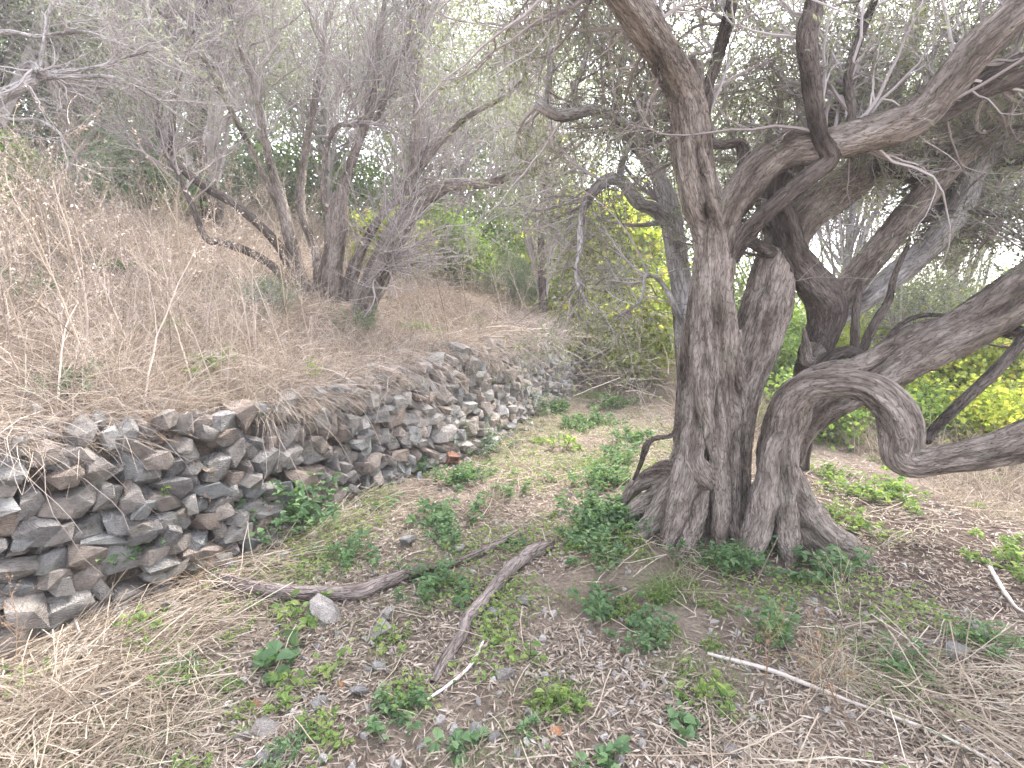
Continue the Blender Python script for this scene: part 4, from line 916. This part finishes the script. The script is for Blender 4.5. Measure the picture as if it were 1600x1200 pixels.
# low green cover on the path
def ground_cover(name, label, XY, mt, L, asp=.7, hmax=.06):
    n = len(XY); P = np.column_stack([XY, Hz(*XY.T) + rng.uniform(.005, hmax, n)]); l = rng.uniform(*L, n)
    V, F = oval_leaves(P, norm(np.column_stack([rng.normal(size=(n, 2)), .3 * rng.normal(size=n)])), l, l * asp, norm(np.column_stack([.5 * rng.normal(size=(n, 2)), np.ones(n)])))
    return tag(build(name, V, F, M[mt]), label, 'ground cover', kind='stuff')
XY = polar(110000, 1.2, 12); d, dd = sd_of(XY)
pt = n2(XY[:, 0], XY[:, 1], 1.5, 4, 95) - .3 * np.clip((2.6 - XY[:, 1]), 0, 1) - .25 * np.clip((XY[:, 0] - 1.2) / 1.5, 0, 1) + 1.1 * np.exp(-((XY[:, 1] - 6.5) / 2.6) ** 2) * (XY[:, 0] < 2.2)
XY = XY[(d < -.03) & (pt > .12 + .5 * rng.random(len(XY)))]
ground_cover('ground_cover', 'tiny green seedlings sprouting through the litter of the path', XY, 'lime', (.012, .03))
XY = polar(30000, 1.3, 12); d, dd = sd_of(XY); XY = XY[(d < -.03) & (n2(XY[:, 0], XY[:, 1], 1.3, 3, 99) + 1.0 * np.exp(-((XY[:, 1] - 6.5) / 2.6) ** 2) * (XY[:, 0] < 2.2) > .2 + .4 * rng.random(len(XY)))]
V, F = blades(XY, rng.uniform(.04, .12, len(XY)), .0012 + .0002 * np.hypot(*XY.T), .3, .5)
tag(build('short_grass', V, F, M['grassgreen']), 'thin short green grass growing on the path', 'grass', kind='stuff')
# pebbles and twig bits
peb = Geo(); XY = polar(1400, 1.2, 8, -55, 60); d, dd = sd_of(XY); XY = XY[d < -.05]
for p in XY:
    k = int(rng.integers(0, 26)); r = rng.uniform(.005, .02); e = np.array(Euler(rng.uniform(-3, 3, 3)).to_matrix())
    if k % 2: v, f = STONES_LO[k % 8]
    else: v, f = STONES_LO[(k + 3) % 8]
    peb.add((v * [1.2, 1, .7] * r) @ e.T + [p[0], p[1], float(lower(*p)) + r * .3], f)
tag(peb.build('gravel', M['stone_pale']), 'small pebbles and grit strewn over the path', 'gravel', kind='stuff')
n_ = 1700; XY = polar(n_, 1.2, 9); d, dd = sd_of(XY); XY = XY[d < -.03]; n_ = len(XY)
P = walk(np.column_stack([XY, lower(*XY.T) + .012]), np.column_stack([rng.normal(size=(n_, 2)), .08 * rng.normal(size=n_)]), rng.uniform(.06, .3, n_), 5, .18)
V, F = tubes(P, np.full((n_, 5), 1) * rng.uniform(.001, .0026, (n_, 1)), 3)
tag(build('twig_litter', V, F, M['dry']), 'thin broken twigs scattered over the path', 'twig litter', kind='stuff')

# ------------------------------------------------------------------ green plants, one by one
def nettle(seed, n_st, h, leafL, mt, asp=.62, r=.12, per=11):
    global rng
    keep = rng; rng = np.random.default_rng(seed)
    st = np.column_stack([rng.normal(size=(n_st, 2)) * r * .55, np.full(n_st, -.01)])
    d0 = np.column_stack([st[:, :2] * 2.2 / max(r, .01) * .25 + .25 * rng.normal(size=(n_st, 2)), np.ones(n_st)])
    P = walk(st, d0, h * rng.uniform(.45, 1.1, n_st), 7, .12); R = np.linspace(.0022, .001, 7)[None] * np.ones((n_st, 1))
    stem = build('stem', *tubes(P, R, 4), M['grassgreen'], link=False)
    n = n_st * per; i = np.repeat(np.arange(n_st), per); t = rng.uniform(.2, 1, n) * 5.999; k = t.astype(int); f = (t - k)[:, None]
    s = P[i, k] * (1 - f) + P[i, k + 1] * f
    D = norm(np.column_stack([rng.normal(size=(n, 2)), rng.uniform(-.35, .45, n)])); l = rng.uniform(.55, 1.1, n) * leafL
    V, F = oval_leaves(s + D * .006, D, l, l * asp, norm(np.column_stack([.45 * rng.normal(size=(n, 2)), np.ones(n)])))
    fo = build('foliage', V, F, M[mt], link=False); rng = keep
    return stem, fo
def tuft(seed, n, h, mt, r=.05, droop_=.35):
    global rng
    keep = rng; rng = np.random.default_rng(seed)
    V, F = blades(rng.normal(size=(n, 2)) * r, rng.uniform(.5, 1, n) * h, .0020, droop_, .45, 6, z=np.full(n, -.01))
    m_ = build('blades', V, F, M[mt], link=False); rng = keep
    return (m_,)
NET = [nettle(k, 50, .17, .044, 'green', r=.22, per=16) for k in (1, 2, 3)]
GREEN = [nettle(18, 44, .32, .05, 'green', r=.2, per=18)]
LOW = [nettle(k, 22, .15, .042, 'green', r=.13, per=11) for k in (4, 5, 6)]
LIME = [nettle(k, 26, .2, .05, 'lime', r=.22, per=15) for k in (7, 8)]
SMALL = [nettle(k, 10, .09, .028, 'lime', r=.07, per=8) for k in (9, 10, 11)]
MALL = [nettle(k, 7, .14, .085, 'green', asp=.9, r=.07, per=4) for k in (12, 13)]
GREY = [nettle(k, 34, .38, .04, 'greygreen', r=.18, per=18) for k in (14, 15)]
TALL = [nettle(k, 12, .34, .05, 'green', r=.07, per=16) for k in (16, 17)]
PL = [  # px, py, mesh, scale, name, label
 (452, 825, GREEN[0], 1.25, 'leafy_weed', 'leafy green weed clump growing against the wall beside the pale square stone'),
 (540, 875, LOW[0], 1.0, 'leafy_weed', 'low weed patch between the wall clump and the long fallen branch'),
 (705, 815, LOW[1], 1.5, 'leafy_weed', 'green weed clump in mid path, just above the upper end of the long branch'),
 (640, 735, NET[1], .75, 'leafy_weed', 'green weed at the wall foot left of the hollow red brick'),
 (728, 752, NET[2], 1.0, 'leafy_weed', 'bright green weed clump below the hollow red brick'),
 (738, 705, GREY[0], 1.2, 'leafy_weed', 'tall grey-green weed leaning on the wall right of the red brick'),
 (830, 645, GREY[1], 1.1, 'leafy_weed', 'grey-green weed at the far foot of the wall'),
 (868, 640, NET[0], 1.0, 'leafy_weed', 'dark green weed at the far end of the wall foot'),
 (960, 805, NET[1], 1.25, 'leafy_weed', 'broad nettle-like patch left of the old hollow trunk'),
 (1012, 822, NET[2], 1.05, 'leafy_weed', 'nettle-like patch touching the roots of the old hollow trunk'),
 (925, 832, NET[0], .9, 'leafy_weed', 'left end of the nettle-like patch, near the tip of the straight branch'),
 (948, 755, NET[2], 1.1, 'leafy_weed', 'green weeds on the path behind the nettle-like patch'),
 (940, 872, LOW[2], 1.2, 'leafy_weed', 'dark low weed in front of the nettle-like patch'),
 (1143, 888, NET[0], 1.0, 'leafy_weed', 'dense round green clump in front of the roots between both trunks'),
 (1278, 892, LOW[0], 1.5, 'leafy_weed', 'green weed at the foot of the leaning olive'),
 (955, 965, LOW[1], 1.2, 'leafy_weed', 'green weed left of the bright grass tuft'),
 (1012, 1005, LOW[2], .9, 'leafy_weed', 'small weed with yellow tips below the bright grass tuft'),
 (1205, 1010, TALL[0], 1.0, 'leafy_weed', 'tall dark weed with shiny pale upper leaves in the right foreground'),
 (668, 922, LOW[0], 1.2, 'leafy_weed', 'green weed growing over the long fallen branch'),
 (437, 1040, MALL[0], 1.1, 'mallow', 'broad-leaved mallow in the straw left of the path'),
 (612, 1130, LOW[1], 1.1, 'leafy_weed', 'fresh green weed clump in the middle foreground'),
 (722, 1165, MALL[1], .8, 'leafy_weed', 'dark small weed at the bottom edge, middle'),
 (785, 1010, SMALL[0], 1.8, 'leafy_weed', 'little weed right of the straight branch'),
 (866, 1110, SMALL[1], 2.0, 'leafy_weed', 'light weed with thin blades left of the brown leaf'),
 (1062, 1140, MALL[0], .8, 'mallow', 'round-leaved weed in the lower right foreground'),
 (950, 1190, MALL[1], .8, 'leafy_weed', 'dark weed at the bottom edge right of the brown leaf'),
 (1120, 1095, SMALL[2], 2.2, 'leafy_weed', 'pale seedling clump beside the pale stick'),
 (1392, 782, LIME[0], 1.15, 'leafy_weed', 'yellow-green clump behind the looping limb'),
 (1310, 812, LIME[1], .6, 'leafy_weed', 'small yellow-green weed right of the leaning trunk'),
 (1290, 745, LIME[0], .7, 'leafy_weed', 'light green weeds in the dry growth behind the leaning trunk'),
 (1580, 885, LIME[1], .9, 'leafy_weed', 'yellow-green weed at the right edge on the dark litter'),
 (1375, 845, SMALL[0], 1.6, 'leafy_weed', 'tiny weed in the dark litter below the tangle of pale twigs'),
 (1545, 1010, LOW[2], 1.0, 'leafy_weed', 'ivy-like weed by the pale stick at the right edge'),
 (228, 888, TALL[1], .95, 'creeper', 'thin green creeper climbing the near wall'),
 (75, 985, LOW[0], .7, 'leafy_weed', 'small weed at the wall foot at the far left'),
 (215, 985, SMALL[1], 1.6, 'leafy_weed', 'little green weed in the straw below the near wall'),
 (800, 855, LOW[1], .5, 'leafy_weed', 'small dark weed between the ends of the two fallen branches'),
 (600, 1010, SMALL[2], 1.5, 'leafy_weed', 'tiny seedling beside the round grey stone'),
 (500, 1065, SMALL[0], 2.2, 'leafy_weed', 'light green seedlings right of the mallow'),
 (460, 970, SMALL[1], 2.0, 'leafy_weed', 'light seedlings by the flat triangular stone'),
 (320, 575, LIME[0], .8, 'leafy_weed', 'yellow-green weed on the crest above the near wall'),
 (185, 425, NET[1], 1.0, 'leafy_weed', 'dark green weed in the dry growth on the upper left slope'),
 (420, 470, GREY[0], .7, 'leafy_weed', 'grey-green weed under the low limb of the many-stemmed olive'),
 (662, 520, LIME[1], .9, 'creeper', 'yellow-green creeper below the many-stemmed olive'),
 (745, 510, LIME[0], .8, 'creeper', 'yellow leaved creeper above the middle of the wall'),
 (105, 620, GREY[1], .6, 'leafy_weed', 'grey-green weed just above the near wall crest'),
 (480, 590, SMALL[2], 2.0, 'leafy_weed', 'small green weed on the crest of the wall'),
 (60, 810, LOW[2], .6, 'leafy_weed', 'small fern-like weed in the joints of the near wall'),
 (940, 662, LOW[0], 1.6, 'leafy_weed', 'low green weed in the middle of the path, far back'),
 (985, 690, LOW[1], 1.5, 'leafy_weed', 'low green weed on the path just left of the old trunk'),
 (895, 668, LOW[2], 1.5, 'leafy_weed', 'low green weed on the far path near the wall foot'),
 (962, 635, LOW[0], 1.6, 'leafy_weed', 'farthest low green weed where the path fades'),
 (880, 700, SMALL[1], 2.6, 'leafy_weed', 'light seedlings left of the bright grass patch'),
 (965, 722, LOW[2], 1.4, 'leafy_weed', 'green weed right beside the bright grass patch'),
 (800, 775, LOW[1], 1.0, 'leafy_weed', 'green weed right of the clump under the brick'),
 (700, 845, LOW[2], .9, 'leafy_weed', 'green weed between the brown stone and the mid path clump'),
 (225, 800, SMALL[2], 1.6, 'leafy_weed', 'little weed rooted in the face of the near wall'),
 (560, 520, GREY[1], .9, 'leafy_weed', 'grey-green weed at the base of the many-stemmed olive'),
 (250, 520, LIME[1], .7, 'leafy_weed', 'light green weed amid the brown stalks of the left slope'),
 (50, 470, GREY[0], .8, 'leafy_weed', 'grey-green weed at the left edge of the slope'),
 (1420, 1050, LOW[1], .8, 'leafy_weed', 'green leaves inside the dry tuft at lower right'),
]
for px, py, me, sc, nm, lb in PL:
    p = hit(px, py); plant(nm, lb, 'weed', p, me, sc * (.72 if py > 1050 else .88 if py > 950 else 1))
XY = polar(900, 1.7, 7.5, -40, 45); d, dd = sd_of(XY); XY = XY[(d < -.25) & (n2(XY[:, 0], XY[:, 1], 1.3, 2, 120) > .05)][:70]
sk = [(SMALL[0], 'small pale seedling sprouting in the path litter'), (SMALL[1], 'small light green seedling in the path litter'), (LOW[2], 'little dark green weed in the path litter'), (LIME[1], 'little yellow-green weed in the path litter'), (MALL[1], 'single broad-leaved seedling in the path litter')]
for k, p in enumerate(XY):
    me, lb = sk[(0, 1, 0, 2, 3, 0, 1, 4)[k % 8]]
    plant('seedling', lb, 'seedling', (p[0], p[1], float(lower(*p))), me, rng.uniform(.6, 1.3) * (.4 if me in (LOW[2], LIME[1], MALL[1]) else .8), group=lb.replace('small', 'small').split(' ')[0] + ' ' + lb.split(' ', 1)[1].replace('seedling', 'seedlings'))
TU = [tuft(1, 260, .24, 'grassgreen', .07, .35), tuft(2, 200, .34, 'straw', .06, .3), tuft(3, 150, .3, 'rust', .05, .22), tuft(4, 240, .42, 'straw', .07, .45), tuft(5, 220, .2, 'grassgreen', .12, .3)]
for px, py, me, sc, lb in [
 (1045, 930, TU[0], 1.0, 'bright green grass tuft arching in front of the old trunk'),
 (1365, 1040, TU[4], 1.2, 'half green grass tuft at lower right'),
 (1300, 1060, TU[1], .9, 'dry straw tuft beside the pale stick at lower right'),
 (915, 730, TU[4], 1.1, 'fresh green grass patch on the path beyond the weeds'),
 (600, 600, TU[3], 1.2, 'pale straw tuft spilling over the middle of the wall crest'),
 (575, 655, TU[3], .6, 'smaller straw tuft on the face of the wall'),
 (255, 690, TU[2], 1.0, 'upright rusty straw tuft on the crest of the near wall'),
 (300, 900, TU[2], 1.2, 'rusty dry tuft at the foot of the near wall'),
 (700, 600, TU[1], 1.1, 'straw tuft hanging on the far part of the wall'),
 (370, 640, TU[3], 1.0, 'dry tuft on the wall crest under the brown stalks'),
 (90, 1110, TU[1], 1.2, 'bleached straw tuft in the lower left corner'),
 (260, 1160, TU[3], .9, 'straw tuft at the bottom edge left of the path'),
 (930, 620, TU[4], 1.6, 'grass tuft where the path fades at its far end'),
 (870, 1095, TU[4], .7, 'thin green blades at the bottom near the brown leaf'),
 (765, 785, TU[1], 1.0, 'grey dry tuft at the wall foot right of the red brick'),
 (1085, 1075, TU[4], .9, 'grass blades by the seedlings at the pale stick')]:
    plant('grass_tuft', lb, 'grass tuft', hit(px, py), me, sc, parts=('blades',))
for k, (px, py, sc, lb) in enumerate([(1310, 1010, .55, 'dry brown stalk rising from the grass at lower right'), (1250, 1120, .5, 'rusty dry weed in the lower right foreground'), (1340, 1150, .5, 'rusty tangled weed at the bottom edge, lower right'),
                          (1190, 1090, .45, 'rust-coloured weed stem crossing the pale stick'), (320, 850, .6, 'rusty dry stalk leaning on the near wall'), (20, 1050, .5, 'dry weed at the left edge below the wall')]):
    plant('dry_weed', lb, 'weed', hit(px, py), WE[3 if k != 0 else 0], sc, parts=('stems', 'seed_heads'))

# ------------------------------------------------------------------ stones, fallen wood, brick
lo = {}
def ground_stone(px, py, wpx, hpx, k, label, name='stone', tone=None, flat=.36):
    p = hit(px, py); r = wpx / 1.9 / FPX * p[1]
    o = inst(name, pale_me[k], None, tuple(p + [0, 0, r * flat * .5 + .012]), (rng.normal() * .12, rng.normal() * .12, rng.uniform(0, 6.3)), (r, r * hpx / wpx * 1.5, r * flat))
    tag(o, label, 'stone')
for a in [(508, 965, 62, 26, 3, 'flat brownish triangular stone below the long fallen branch'), (593, 990, 40, 26, 5, 'round blue-grey stone in the middle foreground'), (770, 962, 30, 14, 7, 'whitish stone beside the straight fallen branch'),
          (592, 1046, 24, 16, 9, 'small whitish stone below the round grey stone'), (415, 1148, 36, 30, 11, 'pale grey block stone at lower left of the path'), (563, 1086, 34, 14, 13, 'thin slate-like stone above the fresh weed clump'),
          (500, 1105, 26, 20, 2, 'brownish stone left of the slate-like stone'), (635, 848, 30, 22, 4, 'brown stone in mid path under the wall'), (718, 860, 16, 14, 6, 'small tan stone near the long branch'),
          (820, 942, 22, 20, 8, 'tan stone at the right of the straight branch'), (790, 1058, 24, 22, 10, 'pale greenish stone right of the straight branch lower end'), (745, 1150, 24, 20, 12, 'light grey stone by the dark weed at the bottom'),
          (772, 1158, 18, 14, 14, 'small round stone next to the light grey one at the bottom'), (380, 1162, 34, 18, 16, 'low brown stone in the lower left foreground'), (440, 1185, 30, 22, 18, 'rounded stone at the bottom edge, left of centre'),
          (412, 1190, 20, 18, 20, 'small pale stone at the bottom edge'), (605, 965, 28, 12, 22, 'pale flat stone above the round grey stone'), (1525, 990, 46, 16, 1, 'flat grey stone at the right edge of the dark litter'),
          (1490, 1025, 40, 20, 15, 'grey slab in the right foreground litter'), (135, 1025, 34, 20, 17, 'stone half hidden in straw below the near wall'), (155, 1095, 36, 30, 19, 'brownish stone in the straw at lower left'), (1140, 1180, 26, 16, 21, 'small stone at the bottom edge, right of centre')]:
    ground_stone(*a)
def fallen(name, label, cat, px_r, m, sides=14, lift=.0, off=()):
    rows = []
    for k, (px, py, wpx) in enumerate(px_r):
        p = hit(px, py); r = wpx / 2 / FPX * p[1] * 1.06; p[2] += r * 1.05 + lift + (off[k] if k < len(off) else 0); rows.append([*p, r])
    c = curve(rows, 60); o_ = np.array(c[30, :3])
    V, F, A = bumpy_tube(c[:, :3] , c[:, 3], sides, rough=.22, flute=.12, seed=int(rng.integers(999)), knots=.16)
    o = build(name, V - o_, F, m, None, True, A); o.location = o_
    return tag(o, label, cat)
fallen('fallen_branch', 'long brown fallen branch lying in a curve across the path', 'branch', [(345, 915, 18), (400, 930, 22), (470, 938, 22), (555, 938, 24), (590, 925, 22), (640, 905, 17), (705, 888, 12), (760, 865, 12), (800, 842, 10), (815, 833, 8)], M['deadwood'])
fallen('fallen_branch', 'straight grey fallen branch pointing down the path', 'branch', [(676, 1072, 10), (695, 1042, 17), (722, 1002, 18), (732, 975, 20), (765, 940, 20), (792, 905, 20), (820, 880, 20), (845, 867, 22), (862, 858, 12)], M['deadwood'])
fallen('dry_stick', 'pale bleached stick in the right foreground', 'stick', [(1105, 1028, 5), (1150, 1040, 7), (1210, 1058, 7), (1270, 1080, 7), (1330, 1105, 6), (1450, 1150, 6), (1560, 1200, 5)], M['palewood'], 7, .01)
fallen('dry_stick', 'pale forked stick at the right edge on dark litter', 'stick', [(1545, 895, 6), (1562, 925, 6), (1585, 955, 5), (1600, 965, 4)], M['palewood'], 7, .02)
fallen('dry_stick', 'thin tan stick parallel to the straight fallen branch', 'stick', [(668, 1100, 4), (700, 1078, 5), (735, 1045, 5), (757, 1005, 4)], M['palewood'], 6, .01)
fallen('dry_stick', 'dark stick lying behind the tall dark weed', 'stick', [(1215, 960, 6), (1225, 1000, 8), (1240, 1040, 9), (1250, 1060, 6)], M['deadwood'], 8)
fallen('dry_stick', 'bent pale twig lying on the near wall straw', 'stick', [(30, 1000, 3), (110, 955, 4), (113, 960, 4), (125, 995, 3)], M['palewood'], 6, .02)
fallen('dry_stick', 'tilted thin dark rod in the right foreground', 'stick', [(1090, 1130, 2.2), (1140, 1060, 2.2), (1160, 1010, 2), (1215, 905, 1.6)], M['soil'], 6, .0, (0, .1, .2, .3))
# dead forked twigs lying on the left slope
def dead_twig(label, specs):
    root = None
    for k, spec in enumerate(specs):
        rows = []
        for (px, py, wpx, up) in spec:
            p = hit(px, py + up * 0); p[2] += .06 + up; rows.append([*p, wpx / 3.4 / FPX * p[1]])
        c = curve(rows, 24)
        if root is None: root = thing('dead_twig', label, 'twig', tuple(c[0, :3]))
        V, F, A = bumpy_tube(c[:, :3], c[:, 3], 6, rough=.1, seed=k, knots=.1)
        build('twig_fork', V - np.array(root.location), F, M['straw'], root, True, A)
dead_twig('bleached forked twig lying over the growth at the left edge', [[(-20, 560, 5, .1), (25, 545, 5, .12), (60, 528, 5, .15), (100, 540, 4, .12), (155, 540, 3, .15)], [(60, 528, 4, .15), (80, 505, 3, .2), (95, 490, 2, .25)]])
dead_twig('long pale twig with hanging forks on the near wall crest', [[(0, 668, 3, .04), (60, 630, 4, .08), (120, 612, 5, .1), (190, 592, 3, .15)], [(120, 612, 4, .1), (150, 630, 3, .05), (195, 655, 3, .0)], [(45, 640, 3, .06), (48, 610, 3, .15)]])
dead_twig('straight pale stalk slanting across the left slope', [[(80, 360, 3, .35), (105, 430, 4, .2), (125, 470, 4, .05)], [(85, 380, 2, .3), (110, 350, 2, .45)]])
dead_twig('pale leaning stalk with a withered flower head above the left slope', [[(125, 425, 3, .0), (150, 385, 3, .2), (175, 350, 3, .4)], [(175, 350, 2, .4), (160, 330, 2, .48), (150, 340, 2, .45)]])
# tangle of pale wiry twigs by the looping limb
p = hit(1420, 858); tg = thing('twig_tangle', 'tangle of pale looping wiry twigs on the ground below the looping limb', 'twigs', tuple(p))
g = Geo()
for k in range(16):
    a = rng.uniform(0, 6.3); r = rng.uniform(.04, .15); th = np.linspace(a, a + rng.uniform(2, 5), 20)
    P = np.stack([r * 1.6 * np.cos(th) + rng.normal() * .1, r * .7 * np.sin(th) + rng.normal() * .06, .05 + .06 * np.sin(th * 1.3 + k) + .02], -1)
    g.add(*tubes(P[None], np.full((1, 20), rng.uniform(.0025, .0045)), 5))
build('looped_twigs', np.concatenate(g.V), g.F, M['straw'], tg, True)
# brushwood heaped where the path ends
p = hit(965, 590); bw = thing('brushwood_pile', 'heap of pinkish dry brushwood where the path ends', 'brushwood', tuple(p))
n_ = 700; P = walk(np.column_stack([rng.normal(size=(n_, 2)) * [.55, .9], np.abs(rng.normal(size=n_)) * .22]), np.column_stack([rng.normal(size=(n_, 2)), .35 * rng.normal(size=n_)]), rng.uniform(.3, 1.0, n_), 6, .12, -.02)
V, F = tubes(P, np.linspace(1, .5, 6)[None] * rng.uniform(.003, .008, (n_, 1)), 4); tag(build('sticks', V, F, M['drypink'], bw), kind='stuff')
p = wall_pt(np.array(float(at(800, 500, 8.2)[:2] @ AX)), np.array(1.0), np.array(-.2)); bw = thing('brushwood_pile', 'low heap of dry vines and brushwood on top of the far wall', 'brushwood', tuple(p))
n_ = 420; P = walk(np.column_stack([rng.normal(size=(n_, 2)) * [.45, .8], np.abs(rng.normal(size=n_)) * .14]), np.column_stack([rng.normal(size=(n_, 2)), .25 * rng.normal(size=n_)]), rng.uniform(.3, 1.0, n_), 6, .2, -.03)
V, F = tubes(P, np.linspace(1, .5, 6)[None] * rng.uniform(.003, .007, (n_, 1)), 4); tag(build('sticks', V, F, M['drypink'], bw), kind='stuff')
# hollow red brick in the wall
p = hit(700, 722); br = thing('hollow_brick', 'broken hollow red brick resting in weeds at the wall foot', 'brick', tuple(p + [.03, -.05, .05])); br.rotation_euler = (.15, .2, .5)
def boxv(x0, x1, y0, y1, z0, z1):
    V = np.array([[x, y, z] for x in (x0, x1) for y in (y0, y1) for z in (z0, z1)], float)
    return V, np.array([[0, 1, 3, 2], [4, 6, 7, 5], [0, 4, 5, 1], [2, 3, 7, 6], [0, 2, 6, 4], [1, 5, 7, 3]])
g = Geo(); t_ = .009
for b_ in ((-.06, .06, -.09, .09, -.062, -.062 + t_), (-.06, .06, -.088, .09, .053, .062), (-.06, -.06 + t_, -.09, .088, -.0525, .0525), (.051, .06, -.087, .09, -.0525, .0525), (-.0505, .0505, -.085, .086, -.006, .003)):
    g.add(*boxv(*b_))
build('shell', np.concatenate(g.V), g.F, M['clay'], br)
# single fallen broad leaves
def fallen_leaf(px, py, wpx, label, m):
    p = hit(px, py); L = wpx / FPX * p[1]; u, v = np.meshgrid(np.linspace(0, 1, 9), np.linspace(-1, 1, 5), indexing='ij')
    wd = .36 * np.sin(np.pi * u ** .8) ** .8 * (1 + .18 * np.sin(u * 22))
    V = np.stack([(u - .5) * L, v * wd * L, L * (.12 * v ** 2 + .18 * (u - .5) ** 2 + .04 * np.sin(9 * u + 3 * v))], -1)
    i = np.arange(45).reshape(9, 5); F = np.stack([i[:-1, :-1], i[1:, :-1], i[1:, 1:], i[:-1, 1:]], -1).reshape(-1, 4)
    o = build('fallen_leaf', V.reshape(-1, 3), F, m, None, True); o.location = p + [0, 0, .012]; o.rotation_euler = (rng.normal() * .2, rng.normal() * .2, rng.uniform(0, 6.3))
    tag(o, label, 'leaf')
fallen_leaf(866, 1155, 34, 'large curled brown leaf lying at the bottom of the path', M['brown_leaf'])
fallen_leaf(397, 1112, 26, 'orange-brown leaf in the straw at lower left', M['brown_leaf'])
fallen_leaf(358, 1106, 16, 'small white leaf beside the orange-brown leaf', M['palewood'])
fallen_leaf(526, 926, 14, 'small orange leaf on the long fallen branch', M['brown_leaf'])
fallen_leaf(534, 1074, 14, 'small orange leaf near the slate-like stone', M['brown_leaf'])
fallen_leaf(605, 885, 12, 'tiny yellow leaf in mid path', M['yellow'])

# ------------------------------------------------------------------ added haze, standing in for veiling lens glare
def haze_mat(t, out):
    v = N(t, 'ShaderNodeVolumePrincipled', Density=HAZE)
    v.inputs['Color'].default_value = (.93, .93, .97, 1); v.inputs['Anisotropy'].default_value = 0.2
    t.links.new(v.outputs[0], out.inputs['Volume'])
HAZE = .0035  # added volume: lifts the blacks as veiling glare in the lens would
zs = [o for o in bpy.data.objects if o.type == 'MESH']
hv, hf = np.array([[x, y, z] for x in (-175, 175) for y in (-175, 180) for z in (-3, 26)], float), np.array([[0, 1, 3, 2], [4, 6, 7, 5], [0, 4, 5, 1], [2, 3, 7, 6], [0, 2, 6, 4], [1, 5, 7, 3]])
tag(build('haze', hv, hf, mat('haze', haze_mat)), 'thin pale haze volume added to lift dark tones like lens glare', 'haze', kind='stuff')
